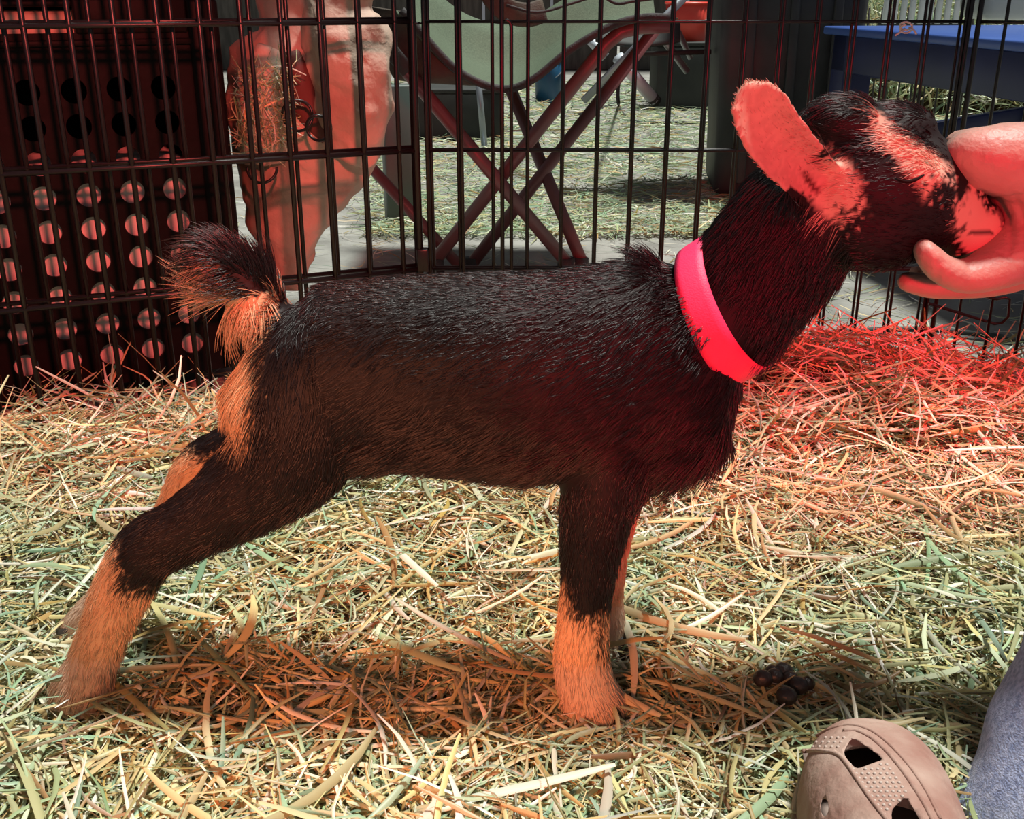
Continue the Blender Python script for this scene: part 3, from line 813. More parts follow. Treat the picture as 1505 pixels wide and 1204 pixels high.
# ears: cupped leaf sections
def ear(mb, tipp, mid, basep, wmax, y, side):
    ax = spline([basep, mid, tipp], 10)
    n = len(ax); K = 9
    vs, fs = [], []
    pts = [P(a[0], a[1], y + side * a[2]) for a in ax]
    for i, p_ in enumerate(pts):
        t = i / (n - 1)
        tn_ = (pts[min(i + 1, n - 1)] - pts[max(i - 1, 0)]).normalized()
        dep = Vector((0.10, -side * 1.0 * -1, 0.0)); dep = Vector((0.15, side, -0.10)).normalized()
        wdir = tn_.cross(dep).normalized(); dep = wdir.cross(tn_).normalized()
        if dep.y * side < 0: dep = -dep
        w = wmax * np.interp(t, [0, .12, .30, .55, .75, .86, .93, .975, 1.0], [.80, .86, .94, 1.0, .96, .82, .62, .40, .12])
        cup = 0.50 * (1 - t) ** 0.7 + 0.16
        for sgn in (0, 1):
            for k in range(K):
                s_ = -1 + 2 * k / (K - 1)
                z_ = (s_ * s_) * w * cup * 1.2
                th = 0.0035 * (1 - 0.35 * s_ * s_)
                q = p_ + wdir * (s_ * w) + dep * (z_ if True else 0) + dep * (th if sgn else -th)
                vs.append(q)
    R_ = 2 * K
    ring_ = list(range(K)) + [K + k for k in range(K - 1, -1, -1)]
    for i in range(n - 1):
        for k in range(R_):
            a, b = ring_[k], ring_[(k + 1) % R_]
            fs.append((i * R_ + a, i * R_ + b, (i + 1) * R_ + b, (i + 1) * R_ + a))
    fs.append(tuple(reversed(ring_))); fs.append(tuple((n - 1) * R_ + r for r in ring_))
    mb.add(vs, fs)
    return pts
# bottom of the cup lies away from the viewer, so the edges turn to the viewer
ear_pts = ear(mb, (1096, 119, .010), (1134, 200, .004), (1236, 310, -0.03), 0.0188, .660, -1)
ear2 = ear(mb, (1168, 238, 0.10), (1190, 236, .05), (1228, 250, 0.0), 0.020, .725, 1)
NEAR = len(names); names.append('ear')
for pts in (ear_pts, ear2):
    for i, p_ in enumerate(pts):
        d = (pts[min(i + 1, len(pts) - 1)] - pts[max(i - 1, 0)]).normalized()
        flow_p.append(p_); flow_d.append(d); flow_r.append(0.022 if i > 8 else 0.012); flow_s.append(NEAR); flow_t.append(i / (len(pts) - 1))
body = voxel(mb, 0.0028, 7, 0.5)
FP = np.array([tuple(p_) for p_ in flow_p]); FD = np.array([tuple(d) for d in flow_d]); FR = np.array(flow_r); FS = np.array(flow_s); FT = np.array(flow_t)
def nearest(Q):
    idx = np.zeros(len(Q), int)
    for a in range(0, len(Q), 4000):
        q = Q[a:a + 4000]
        d = np.linalg.norm(q[:, None, :] - FP[None], axis=2) / FR[None]
        idx[a:a + 4000] = np.argmin(d, 1)
    return idx
# coat markings, laid out in the animal's own side plane (x along the body, z up)
def plane_px(Q):
    """side-plane coordinates of body points, in units of a 1505-wide side view"""
    x, z = Q[:, 0], Q[:, 2]
    yy = 0.685
    dz = z - CAMZ
    # v such that yy*(-ST+v*CT)/(CT+v*ST) = dz
    v = (dz * CT + yy * ST) / (yy * CT - dz * ST)
    sc = yy / (CT + v * ST)
    return CX + FOC * x / sc, CY - FOC * v
BLACK = np.array((0.0065, 0.0036, 0.0042)); BROWN = np.array((0.030, 0.014, 0.009)); TAN = np.array((0.66, 0.42, 0.24)); CREAM = np.array((0.58, 0.38, 0.28)); DARK = np.array((0.010, 0.006, 0.007))
PINK = np.array((0.56, 0.27, 0.23))
def npn(px, py, s):                       # cheap smooth value noise
    return np.sin(px / s * 1.7 + 1.3 * np.sin(py / s * 1.1)) * np.sin(py / s * 1.9 + 1.1 * np.sin(px / s * 0.9 + 2))
def lerp(a, b, t): return a * (1 - t[:, None]) + b * t[:, None]
def sm(x, a, b):
    t = np.clip((x - a) / (b - a), 0, 1); return t * t * (3 - 2 * t)
def coat(Q, Nn, idx, rng):
    px, py = plane_px(Q)
    px0, py0 = px, py
    j = rng.normal(0, 7, len(Q)) + 6 * npn(px, py, 22)
    px, py = px + j * 0.8, py + j
    s = FS[idx]; t = FT[idx]
    C = np.tile(BLACK, (len(Q), 1))
    C = lerp(C, np.tile(BROWN, (len(Q), 1)), 0.10 * sm(py, 560, 720) * ((s == names.index('trunk')) | (s == names.index('near_hind'))))
    tan = np.zeros(len(Q))
    k = s == names.index('near_fore')
    tan = np.where(k, np.maximum(sm(py, 868, 884), sm(py, 826, 842) * sm(-px, -838, -822)), tan)
    tan = np.where(k & (px > 872) & (px < 884) & (py > 885) & (py < 935), 0.1, tan)
    k = s == names.index('far_fore'); tan = np.where(k, sm(py, 765, 785), tan)
    k = s == names.index('near_hind'); tan = np.where(k, np.maximum(sm(-px, -202, -190) * sm(py, 772, 786), sm(py - (250 - px) * 0.10, 832, 848)), tan)
    k = s == names.index('far_hind'); tan = np.where(k, sm(-px, -318, -300) * sm(py - (330 - px) * 0.10, 700, 716), tan)
    # rump patch and underside of the tail
    k = (s == names.index('trunk')) | (s == names.index('near_hind')) | (s == names.index('far_hind'))
    edge = 384 + 8 * sm(-py, -510, -470) - 0.00030 * np.maximum(py - 545, 0) ** 2 - 0.10 * np.maximum(py - 560, 0)
    tan = np.where(k & (py < 650) & (py > 430), np.maximum(tan, sm(edge - px, -8, 8) * sm(-py, -640, -610)), tan)
    k = s == names.index('tail')
    low = (py - (345 + (px - 280) * 0.95))
    tan = np.where(k, np.maximum(sm(low, 14, 40) * sm(px, 285, 310), sm(384 - px, -6, 8) * sm(py, 452, 470)), tan)
    C = lerp(C, np.tile(TAN, (len(Q), 1)), tan)
    # feet a little paler and dirtier
    legm = np.isin(s, [names.index(a) for a in ('near_fore', 'far_fore', 'near_hind', 'far_hind')])
    C = np.where((legm & (Q[:, 2] < 0.05))[:, None], lerp(C, np.tile(np.array((0.60, 0.44, 0.34)), (len(Q), 1)), 0.7 * tan), C)
    # ear: tan inside and out, dark only at the root
    k = s == names.index('ear')
    vein = 0.86 + 0.14 * sm(npn(px * 1.0 + py * 0.9, (py - px) * 0.35, 9), -0.35, 0.35)
    C = np.where(k[:, None], lerp(np.tile(CREAM * 0.92, (len(Q), 1)), np.tile(PINK, (len(Q), 1)), sm(t, 0.85, 0.2)) * vein[:, None], C)
    canal_shade = sm(-(((px0 - 1182) * 0.8 - (py0 - 262) * 0.6) / 6.0) ** 2 - (((px0 - 1182) * 0.6 + (py0 - 262) * 0.8) / 24.0) ** 2, -1.2, -0.4) * k  # shade in the ear hollow, painted as dark red
    C = lerp(C, np.tile(np.array((0.10, 0.02, 0.018)), (len(Q), 1)), canal_shade)
    # head marks
    h = (s == names.index('head')) | (s == names.index('neck'))
    # pale patch in front of the near ear root
    e = ((px - 1215) / 32) ** 2 + ((py - 268) / 52) ** 2
    m = sm(-e, -1.25, -0.6)
    # brow stripe from the poll to the eye
    u = ((px - 1275) * 0.66 + (py - 172) * 0.75) / 140.0
    w = (-(px - 1275) * 0.75 + (py - 172) * 0.66)
    hw = 12 + 26 * np.clip(u, 0, 1)
    m2 = sm(hw - np.abs(w + 4), -5, 9) * sm(u, -0.06, 0.06) * sm(-u, -0.93, -0.84)
    # muzzle side
    e3 = ((px - 1430) / 50) ** 2 + ((py - 330) / 62) ** 2
    m3 = sm(-e3, -1.1, -0.7) * sm(px - (py - 330) * 0.15, 1380, 1392)
    blk = sm(-(((px - 1386) / 20) ** 2 + ((py - 370) / 38) ** 2), -1.1, -0.7)     # dark corner of the mouth
    m3 = m3 * (1 - blk)
    nose = sm(-(((px - 1455) / 24) ** 2 + ((py - 292) / 16) ** 2), -1.0, -0.6)
    m3 = m3 * (1 - nose)
    mouth = (np.abs(py0 - (330 + (px0 - 1389) * 0.14)) < 2.6) & (px0 > 1386) & (px0 < 1452)
    m3 = np.where(mouth, m3 * 0.15, m3)
    mm = np.maximum(np.maximum(m, m2), m3) * h
    # on the crown itself the stripe stops
    C = lerp(C, np.tile(CREAM, (len(Q), 1)), mm)
    lid = (np.abs(py - (262 + 5 * np.cos((px - 1335) / 14.0))) < 3.0) & (px > 1315) & (px < 1360) & h
    C = np.where(lid[:, None], DARK, C)
    C = np.where((h & (px > 1462) & (Nn[:, 0] > 0.5))[:, None], lerp(C, np.tile(np.array((0.10, 0.05, 0.05)), (len(Q), 1)), np.full(len(Q), 0.8)), C)
    return C, tan, mm
goat = link('goat', body, M_goatskin)
tag(goat, 'black and tan goat kid with a pink collar standing on the hay', 'goat')
V = np.zeros(len(body.vertices) * 3); body.vertices.foreach_get('co', V); V = V.reshape(-1, 3)
NV = np.zeros(len(body.vertices) * 3); body.vertex_normals.foreach_get('vector', NV); NV = NV.reshape(-1, 3)
idxv = nearest(V)
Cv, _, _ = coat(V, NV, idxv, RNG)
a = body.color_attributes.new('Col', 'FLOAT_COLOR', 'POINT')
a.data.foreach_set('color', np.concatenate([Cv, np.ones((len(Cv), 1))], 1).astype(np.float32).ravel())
# fur strands
cs_a, cs_b = P(1018, 372, .71), P(1110, 532, .71)
NF = 110000
body.calc_loop_triangles()
tri = np.zeros(len(body.loop_triangles) * 3, dtype=np.int32); body.loop_triangles.foreach_get('vertices', tri); tri = tri.reshape(-1, 3)
ar = np.linalg.norm(np.cross(V[tri[:, 1]] - V[tri[:, 0]], V[tri[:, 2]] - V[tri[:, 0]]), axis=1)
pk = RNG.choice(len(tri), NF, p=ar / ar.sum())
r1, r2 = np.sqrt(RNG.uniform(0, 1, NF)), RNG.uniform(0, 1, NF)
bw = np.stack([1 - r1, r1 * (1 - r2), r1 * r2], 1)
Q = (V[tri[pk]] * bw[:, :, None]).sum(1); NN = (NV[tri[pk]] * bw[:, :, None]).sum(1)
NN /= np.linalg.norm(NN, axis=1, keepdims=True)
idx = nearest(Q); D = FD[idx].copy(); s = FS[idx]; t = FT[idx]
px, py = plane_px(Q)
ln = np.full(NF, 0.012)
for nm, l in (('trunk', .014), ('neck', .018), ('head', .0075), ('near_fore', .011), ('far_fore', .010), ('near_hind', .012), ('far_hind', .010), ('tail', .026), ('ear', .0050)):
    ln[s == names.index(nm)] = l
k = s == names.index('trunk')
ln = np.where(k & (NN[:, 2] < -0.3), ln * 1.6, ln)
ln = np.where(k & (px > 930) & (py > 600), ln * 1.5, ln)
legs_ = np.isin(s, [names.index(a_) for a_ in ('near_fore', 'far_fore', 'near_hind', 'far_hind')])
ln = np.where(legs_ & (t > 0.55), ln * 0.95, ln); ln = np.where(legs_ & (t > 0.86), ln * 1.6, ln)
ln = np.where((px > 930) & (px < 1010) & (py < 420) & (s != names.index('tail')), ln * 1.5, ln)
ln = np.where((s == names.index('head')) & (NN[:, 2] > 0.55) & (px < 1370), ln * 1.9, ln)
ln = np.where((px < 400) & (py > 430) & (py < 640), ln * 1.5, ln)
ln = np.where((s == names.index('head')) & (px > 1390), 0.0035, ln)
tl = (s == names.index('tail'))
D = np.where((tl & ((py - (345 + (px - 280) * 0.95)) > 0))[:, None], D * 0.45 + np.array([-0.55, 0, -0.5]), D)
D = np.where(((px < 392) & (py > 440) & (py < 640) & ~tl)[:, None], np.array([-0.25, 0, -0.97]), D)
D = D + RNG.normal(0, 0.16, D.shape) + 0.25 * np.stack([npn(px, py, 31), 0 * px, npn(py, px, 27)], 1)
wr = (sm(py, 440, 500) * sm(-px, -412, -392) * sm(-py, -650, -620) * (NN[:, 2] < 0.7))[:, None]
D = D * (1 - wr) + wr * (np.array([-0.30, 0, -0.95]) + RNG.normal(0, 0.12, D.shape))
ln = np.where(wr[:, 0] > 0.5, 0.017, ln)
T = D - NN * (D * NN).sum(1, keepdims=True); T /= np.maximum(np.linalg.norm(T, axis=1, keepdims=True), 1e-6)
lift = RNG.uniform(0.18, 0.50, NF); lift = np.where(s == names.index('tail'), lift + 0.25, lift); lift = np.where(NN[:, 2] < -0.4, lift + 0.15, lift)
cmid = (np.array(cs_a) + np.array(cs_b)) / 2; cu = (np.array(cs_b) - np.array(cs_a)); cu /= np.linalg.norm(cu)
cw = np.cross(cu, np.array([0, 1.0, 0])); cw *= np.sign(cw[0])
coff = ((Q - cmid) * cw).sum(1)
lift = np.where((coff > -0.035) & (coff < -0.0125) & (NN[:, 2] > 0.15) & (np.linalg.norm(Q - cmid, axis=1) < 0.085), lift + 0.65, lift)
lift = np.where((px < 415) & (py < 480) & (s != names.index('tail')), lift + 0.4, lift)
ln = ln * RNG.uniform(0.55, 1.15, NF)
K = 4
pts = np.zeros((NF, K, 3))
for i in range(K):
    u = i / (K - 1)
    pts[:, i] = Q - NN * 0.001 + T * (ln * u)[:, None] * 0.95 + NN * (ln * lift * (u - 0.42 * u * u))[:, None] + np.array([0, 0, -1.0]) * (ln * 0.10 * u * u)[:, None]
# keep the collar band clear
ca, cb = np.array(cs_a), np.array(cs_b)
mid = (ca + cb) / 2; U = (cb - ca) / np.linalg.norm(cb - ca); Wd = np.cross(U, np.array([0, 1.0, 0]))
Wd = Wd / np.linalg.norm(Wd)
if Wd[0] < 0: Wd = -Wd
off = ((Q - mid) * Wd).sum(1)
offt = ((pts[:, -1] - mid) * Wd).sum(1)
near_c = (off > -0.0125) & (off < 0.0115) & (np.linalg.norm(Q - mid, axis=1) < 0.075)
keep = ~near_c & (pts[:, -1, 2] > 0.0)
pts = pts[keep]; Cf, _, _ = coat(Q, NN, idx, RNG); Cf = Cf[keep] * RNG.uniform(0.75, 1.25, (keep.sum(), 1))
nk = len(pts)
hc = bpy.data.hair_curves.new('fur')
hc.add_curves([K] * nk)
hc.attributes['position'].data.foreach_set('vector', pts.astype(np.float32).ravel())
ra = hc.attributes.get('radius') or hc.attributes.new('radius', 'FLOAT', 'POINT')
rr = np.tile(np.array([1.0, 0.9, 0.65, 0.15]), nk) * 0.00026
ra.data.foreach_set('value', rr.astype(np.float32))
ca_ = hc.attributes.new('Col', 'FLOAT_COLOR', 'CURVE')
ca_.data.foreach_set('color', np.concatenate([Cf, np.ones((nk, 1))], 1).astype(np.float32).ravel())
hc.materials.append(M_fur)
fur = bpy.data.objects.new('fur', hc); COL.objects.link(fur); fur.parent = goat; fur['kind'] = 'stuff'
# hooves
for nm, sg in (('near_fore', 1), ('far_fore', 1), ('near_hind', 1), ('far_hind', 1)):
    a = SEG[nm][-1]; q = P(a[0], a[1], a[3])
    for k in (-1, 1):
        mb = MB()
        c = Vector((q.x + 0.004, q.y + k * 0.0085, 0.0))
        tube(mb, [c + Vector((0.004, 0, -0.004)), c + Vector((0.001, 0, 0.006)), c + Vector((-0.003, 0, 0.016))], [(0.017, 0.008), (0.0155, 0.0078), (0.012, 0.0065)], 12, depth=(0, 1, 0))
        part('hoof', mb.mesh(), M_hoof, goat)
# closed eyelids
for y, sgn in ((0.6535, -1), (0.7465, 1)):
    ep = [P(1318 + 40 * u, 263 + 7 * math.sin(u * 3.14) - 6 * u, y + 0.002 * math.sin(u * 3.14) * -sgn * -1) for u in np.linspace(0, 1, 9)]
    part('eyelid', tube(MB(), ep, [(0.0005 + 0.0006 * math.sin(u * 3.14), 0.0010) for u in np.linspace(0, 1, 9)], 8, depth=(0, 1, 0)).mesh(), M_eye, goat)

# collar
def collar_mesh():
    vs, fs = [], []
    a_ = (cs_b - cs_a).length / 2 + 0.0035
    C0 = (cs_a + cs_b) / 2; U_ = (cs_b - cs_a).normalized(); Wv = Vector(Wd)
    Dp = Vector((-0.30, -1.0, -0.22)).normalized()
    n, m_ = 64, 7
    prof = [(-1, 0), (-1, .5), (-.5, 1), (.5, 1), (1, .5), (1, 0), (0, -.4)]
    for i in range(n):
        th = 2 * math.pi * i / n
        for (w, o_) in prof:
            rr_ = a_ + 0.0015 * o_; bb_ = 0.0485 + 0.0015 * o_
            fan = 1.0 + 0.10 * math.cos(th)
            vs.append(C0 + U_ * (rr_ * math.cos(th)) + Dp * (bb_ * math.sin(th)) + Wv * (w * 0.0118 * fan))
    for i in range(n):
        for k in range(m_):
            fs.append((i * m_ + k, ((i + 1) % n) * m_ + k, ((i + 1) % n) * m_ + (k + 1) % m_, i * m_ + (k + 1) % m_))
    return MB().add(vs, fs).mesh()
co = link('collar', collar_mesh(), M_collar)
tag(co, 'bright pink webbing collar around the neck of the goat kid', 'collar')

# ---------------------------------------------------------------- person: hand, forearm, leg
mb = MB()
def hs(lst, k=6, n=22):
    pts, rad = stations(lst, k); tube(mb, pts, rad, n, depth=(0, 1, 0))
def cap_end(a):
    r = a[2] * S(a[1], a[3]); ball(mb, P(a[0], a[1], a[3]), (r, a[4], r))
# palm, wrist, forearm
hs([(1492, 330, 38, .700, .030), (1510, 310, 80, .700, .034), (1550, 285, 108, .700, .036), (1610, 262, 100, .700, .034), (1680, 245, 82, .700, .028), (1780, 225, 84, .70, .030), (1980, 190, 105, .68, .042), (2250, 150, 120, .62, .05)])
# index finger bent over the bridge of the nose
hs([(1540, 245, 66, .688, .030), (1492, 238, 58, .682, .026), (1452, 232, 50, .680, .023), (1425, 225, 38, .684, .020), (1408, 222, 22, .692, .014)])
cap_end((1432, 228, 40, .683, .021))
hs([(1425, 225, 30, .690, .018), (1412, 226, 24, .712, .013), (1400, 250, 20, .738, .010), (1392, 290, 18, .748, .009), (1388, 330, 15, .748, .008)])
# thumb curled under the chin on the near side
hs([(1520, 350, 62, .690, .028), (1485, 378, 44, .676, .022), (1450, 398, 31, .664, .017), (1415, 406, 25, .657, .0135), (1385, 396, 22, .654, .0125), (1365, 376, 19, .655, .0115), (1355, 362, 14, .656, .0095)])
cap_end((1358, 366, 15, .656, .010))
# three fingers lying under the jaw beyond it
hs([(1530, 370, 50, .712, .020), (1470, 402, 34, .712, .012), (1420, 416, 24, .712, .010), (1370, 420, 19, .712, .009), (1332, 414, 15, .712, .0075)])
cap_end((1334, 414, 15, .712, .008))
hs([(1530, 360, 48, .735, .020), (1465, 395, 30, .735, .011), (1415, 405, 22, .736, .0095), (1365, 408, 18, .736, .009), (1340, 404, 14, .735, .0075)])
hs([(1530, 345, 44, .756, .016), (1470, 372, 26, .757, .010), (1425, 380, 19, .757, .0085), (1390, 380, 15, .756, .008)])
hand = voxel(mb, 0.0020, 5, 0.5)
# creases of the palm and finger joints
hv = np.zeros(len(hand.vertices) * 3); hand.vertices.foreach_get('co', hv); hv = hv.reshape(-1, 3)
hn = np.zeros(len(hand.vertices) * 3); hand.vertex_normals.foreach_get('vector', hn); hn = hn.reshape(-1, 3)
dv = hv - np.array([0, 0, CAMZ]); zz = dv[:, 1] * CT - dv[:, 2] * ST
hx_, hy_ = CX + FOC * dv[:, 0] / zz, CY - FOC * (dv[:, 1] * ST + dv[:, 2] * CT) / zz
for cr, depth_ in (([(1466, 296), (1480, 318), (1487, 345), (1484, 372)], .0016), ([(1492, 290), (1505, 325), (1512, 362)], .0012), ([(1470, 372), (1490, 380), (1520, 380)], .0012),
                   ([(1422, 384), (1428, 404), (1424, 424)], .0010), ([(1384, 384), (1380, 398), (1376, 412)], .0008), ([(1440, 282), (1470, 292), (1510, 288)], .0014), ([(1476, 186), (1470, 215)], .0006)):
    sp = spline(cr, 8)[:, :2]
    dd_ = np.min(np.hypot(hx_[:, None] - sp[None, :, 0], hy_[:, None] - sp[None, :, 1]), axis=1)
    hv -= hn * (depth_ * np.exp(-(dd_ / 4.0) ** 2) * (hn[:, 1] < 0.1))[:, None]
hand.vertices.foreach_set('co', hv.astype(np.float32).ravel()); hand.update()
pers = empty('person', (0.75, 0.62, -0.01))
tag(pers, 'person at the right edge holding the kid\'s muzzle, in grey-blue trousers', 'person')
hand_o = part('arm', hand, M_skin, pers); 
hand_o['label'] = 'bare arm and hand cupped around the muzzle'
# thumb nail
# trouser leg: thigh, knee and shin at the right edge
mb = MB()
la = [(1830, 560, 190, .63, .085), (1735, 790, 160, .60, .080), (1662, 985, 138, .58, .074), (1592, 1130, 134, .56, .068), (1528, 1250, 130, .545, .064), (1480, 1340, 126, .53, .062)]
pts, rad = stations(la, 8); tube(mb, pts, rad, 40, depth=(0, 1, 0))
me = mb.mesh()
for v in me.vertices:
    q = v.co; v.co = q + Vector((noise.noise(Vector((q.x * 16, q.y * 16, q.z * 30))), noise.noise(q * 22), 0)) * 0.004
part('trouser_leg', me, M_denim, pers)

# ---------------------------------------------------------------- clog shoe
T0 = G(1254, 1118); T0.z = 0.0
ax = Vector((-0.10, -1.0, 0)).normalized()   # from toe to heel
sd = Vector((ax.y, -ax.x, 0))
if sd.x > 0: sd = -sd                                                             # sd towards picture left
CLEN = 0.27
def clog_pt(u, a, inset=0.0):
    """u 0..1 toe->heel, a 0..pi over the top from left to right"""
    L = u * CLEN
    w = 0.049 * min(1.0, math.sqrt(max(0.0, 1 - (1 - min(1, u / 0.34)) ** 2.2))) * (1 - 0.16 * max(0, (u - 0.45)) / 0.55)
    h = 0.062 * math.sqrt(max(0.0, 1 - (1 - min(1, u / 0.42)) ** 2.4)) + 0.016 * max(0, u - 0.3)
    w = max(w - inset, 0.0005); h = max(h - inset, 0.0005)
    c, s_ = math.cos(a), math.sin(a)
    c = math.copysign(abs(c) ** 0.80, c); s_ = abs(s_) ** 0.80
    return T0 + ax * (L + inset * 0.9 * (1 - min(1, u / .3))) + sd * (w * c + 0.006 * math.sin(u * 2.2)) + Vector((0, 0, 0.014 + h * s_))
nu, na = 46, 44
mb = MB()
outer = [[clog_pt(0.002 + 0.62 * (i / (nu - 1)) ** 1.15, math.pi * j / (na - 1)) for j in range(na)] for i in range(nu)]
inner = [[clog_pt(0.002 + 0.62 * (i / (nu - 1)) ** 1.15, math.pi * j / (na - 1), 0.005) for j in range(na)] for i in range(nu)]
vs_ = [p_ for r in outer for p_ in r] + [p_ for r in inner for p_ in r]
fs_ = []
off_ = nu * na
for i in range(nu - 1):
    for j in range(na - 1):
        a, b, c, d = i * na + j, i * na + j + 1, (i + 1) * na + j + 1, (i + 1) * na + j
        fs_.append((a, b, c, d)); fs_.append((off_ + d, off_ + c, off_ + b, off_ + a))
for i in range(nu - 1):
    for j in (0, na - 1):
        a, d = i * na + j, (i + 1) * na + j
        fs_.append((a, d, off_ + d, off_ + a) if j == 0 else (d, a, off_ + a, off_ + d))
for j in range(na - 1):
    a, b = j, j + 1; fs_.append((b, a, off_ + a, off_ + b))
    a, b = (nu - 1) * na + j, (nu - 1) * na + j + 1; fs_.append((a, b, off_ + b, off_ + a))
me = MB().add(vs_, fs_).mesh()
bm = bmesh.new(); bm.from_mesh(me); bmesh.ops.remove_doubles(bm, verts=bm.verts[:], dist=1e-5); bmesh.ops.recalc_face_normals(bm, faces=bm.faces[:]); bm.to_mesh(me); bm.free()
clog = empty('clog', T0.copy()); tag(clog, 'dusty pale clog with vent holes pointing its toe at the kid', 'shoe')
shell = link('upper', me, M_clog)
# cutters for the vent holes
from mathutils.bvhtree import BVHTree
TREE = BVHTree.FromPolygons([tuple(p_) for r_ in outer for p_ in r_], [(i * na + j, i * na + j + 1, (i + 1) * na + j + 1, (i + 1) * na + j) for i in range(nu - 1) for j in range(na - 1)])
def on_top(px, py):
    """surface point of the clog under a sight line: nearest outer vertex to the pixel ray"""
    d = ray(px, py).normalized(); o_ = Vector((0, 0, CAMZ)); best = None
    hit = TREE.ray_cast(o_, d)
    if hit[0] is not None: return hit[0]
    for r in outer:
        for p_ in r:
            q = p_ - o_; t_ = q.dot(d); e = (q - d * t_).length
            if best is None or e < best[0] - 1e-4: best = (e, p_, t_)
    return o_ + d * best[2]
def cutter(poly):
    c = on_top(sum(a for a, b in poly) / len(poly), sum(b for a, b in poly) / len(poly))
    nn = (Vector((0, 0, CAMZ)) - c).normalized()
    tops = []
    for a, b in poly:
        d = ray(a, b); o_ = Vector((0, 0, CAMZ))
        tops.append(o_ + d * ((c - o_).dot(nn) / d.dot(nn)))
    k = len(tops)
    up_ = [p_ + nn * 0.03 for p_ in tops]; dn_ = [p_ - nn * 0.018 for p_ in tops]
    f = [tuple(range(k)), tuple(range(2 * k - 1, k - 1, -1))] + [(i, k + i, k + (i + 1) % k, (i + 1) % k) for i in range(k)]
    me_ = MB().add(up_ + dn_, f).mesh()
    b_ = bmesh.new(); b_.from_mesh(me_); bmesh.ops.recalc_face_normals(b_, faces=b_.faces[:]); b_.to_mesh(me_); b_.free()
    return me_
def round_poly(pts, k=4):
    out = []
    n_ = len(pts)
    for i in range(n_):
        p0, p1, p2 = np.array(pts[i - 1], float), np.array(pts[i], float), np.array(pts[(i + 1) % n_], float)
        a_ = p1 + (p0 - p1) * 0.28; b_ = p1 + (p2 - p1) * 0.28
        for t_ in np.linspace(0, 1, k): out.append((1 - t_) ** 2 * a_ + 2 * t_ * (1 - t_) * p1 + t_ * t_ * b_)
    return out
cuts = []
for poly in (round_poly([(1252, 1082), (1300, 1116), (1282, 1122), (1258, 1131), (1238, 1108)]),
             round_poly([(1331, 1169), (1352, 1204), (1365, 1240), (1318, 1240), (1308, 1192)]),
             [(1212 + 6 * math.cos(a), 1187 + 13 * math.sin(a)) for a in np.linspace(0, 2 * math.pi, 12, endpoint=False)]):
    cm = cutter(poly); co_ = bpy.data.objects.new('cut', cm); COL.objects.link(co_); cuts.append(co_)
for c_ in cuts:
    b_ = shell.modifiers.new('b', 'BOOLEAN'); b_.operation = 'DIFFERENCE'; b_.object = c_; b_.solver = 'EXACT'
dg = bpy.context.evaluated_depsgraph_get(); dg.update()
me2 = bpy.data.meshes.new_from_object(shell.evaluated_get(dg))
bpy.data.objects.remove(shell)
for c_ in cuts: bpy.data.objects.remove(c_)
part('upper', me2, M_clog, clog, True)
for p_ in me2.polygons: p_.use_smooth = True
# raised seams, dots, sole, insole
def surf(u, a, h=0.0): return clog_pt(u, a, -h)
def seam(pl_, r=0.0015):
    sp = spline(pl_, 5)
    part('seam_ridge', tube(MB(), [on_top(a, b) for a, b in sp], r, 8).mesh(), M_clog, clog)
seam([(1180, 1104), (1210, 1104), (1236, 1112), (1262, 1148), (1284, 1180), (1302, 1203), (1315, 1222)])
seam([(1240, 1074), (1262, 1075), (1290, 1092), (1318, 1122), (1345, 1160), (1368, 1200), (1376, 1222)])
seam([(1200, 1082), (1225, 1070), (1255, 1066), (1290, 1080), (1330, 1118), (1360, 1160), (1382, 1204)], 0.0012)
part('sole', tube(MB(), [T0 + ax * (CLEN * u) + Vector((0, 0, 0.008)) + sd * (0.006 * math.sin(u * 2.2)) for u in np.linspace(0.0, 0.98, 24)],
                  [(0.010, max(0.004, 0.052 * math.sqrt(max(0, 1 - (1 - min(1, u / 0.34)) ** 2.2)) * (1 - 0.16 * max(0, u - .45) / .55))) for u in np.linspace(0.0, 0.98, 24)], 20, depth=sd).mesh(), M_clog, clog)
heelw = tube(MB(), [clog_pt(u, 0.0) * 0.5 + clog_pt(u, math.pi) * 0.5 + Vector((0, 0, 0.02)) for u in (0.62, 0.8, 0.95)], [(0.022, 0.046), (0.026, 0.046), (0.020, 0.030)], 20, depth=sd).mesh()
part('heel_cup', heelw, M_clog, clog)
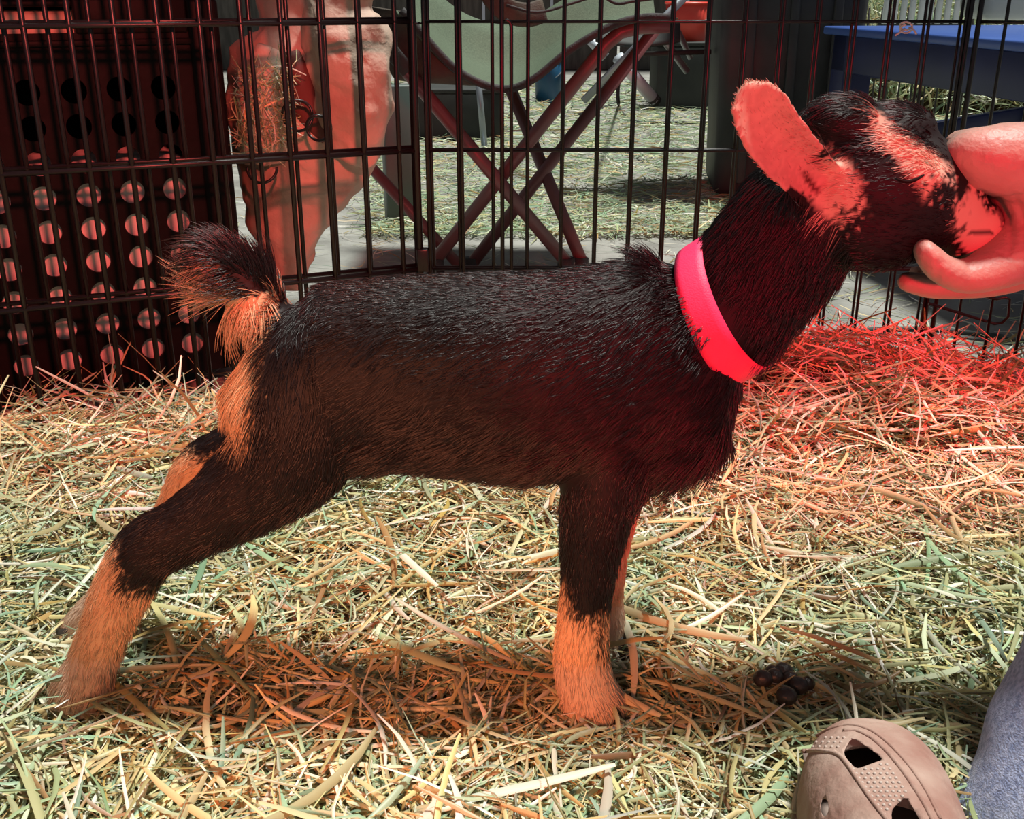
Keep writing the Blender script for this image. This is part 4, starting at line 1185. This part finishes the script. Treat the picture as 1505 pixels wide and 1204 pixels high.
part('lining', tube(MB(), [T0 + ax * (CLEN * u) + Vector((0, 0, 0.022)) for u in np.linspace(0.08, 0.6, 10)], [(0.004, 0.042)] * 10, 14, depth=sd).mesh(), M_clog_in, clog)
db = MB()
nd = 0
def inside(pt, poly):
    x, y = pt; c = False
    for k in range(len(poly)):
        (x1, y1), (x2, y2) = poly[k - 1], poly[k]
        if (y1 > y) != (y2 > y) and x < (x2 - x1) * (y - y1) / (y2 - y1) + x1: c = not c
    return c
dot_zone = [[(1184, 1100), (1200, 1086), (1244, 1078), (1234, 1108)], [(1240, 1112), (1258, 1134), (1284, 1125), (1303, 1119), (1338, 1166), (1308, 1190), (1305, 1202), (1298, 1196), (1268, 1152)]]
for iu in range(20):
    for ia in range(18):
        qx, qy = 1182 + 9.0 * ia + (4.5 if iu % 2 else 0), 1078 + 6.6 * iu
        if not any(inside((qx, qy), z_) for z_ in dot_zone): continue
        ball(db, on_top(qx, qy), (0.0011, 0.0011, 0.0010), 4)
o = part('grip_dot', db.mesh(), mat('dot', (0.52, 0.42, 0.37), 0.7), clog); o['kind'] = 'stuff'

# ---------------------------------------------------------------- droppings
dp = [(1135, 995, 'upper left'), (1150, 992, ''), (1137, 1003, ''), (1160, 1003, ''), (1185, 1008, ''), (1155, 1033, ''), (1172, 1014, ''), (1120, 1008, '')]
labs = ['topmost dark dropping in the small pile near the clog', 'dark dropping just right of the topmost one in the pile', 'large dark dropping at the left of the pile near the clog', 'dark dropping in the middle of the pile',
        'dark dropping lying apart at the right of the pile', 'large dark dropping lowest in the pile, nearest the clog', 'small dark dropping between the middle and right ones', 'dark dropping half sunk in hay at the pile\'s far left']
for (a, b, _), lb in zip(dp, labs):
    q = G(a, b, 0.012)
    r = random.uniform(0.0062, 0.0085)
    me = ball(MB(), (0, 0, 0), (r, r * 0.95, r * 0.85), 10).mesh(); crumple(me, 0.0006, 260, a)
    o = link('dropping', me, M_pellet); o.location = (q.x, q.y, float(hay_h(q.x, q.y)) + 0.012 + r * 0.4)
    tag(o, lb, 'dropping', 'droppings piled on the hay')
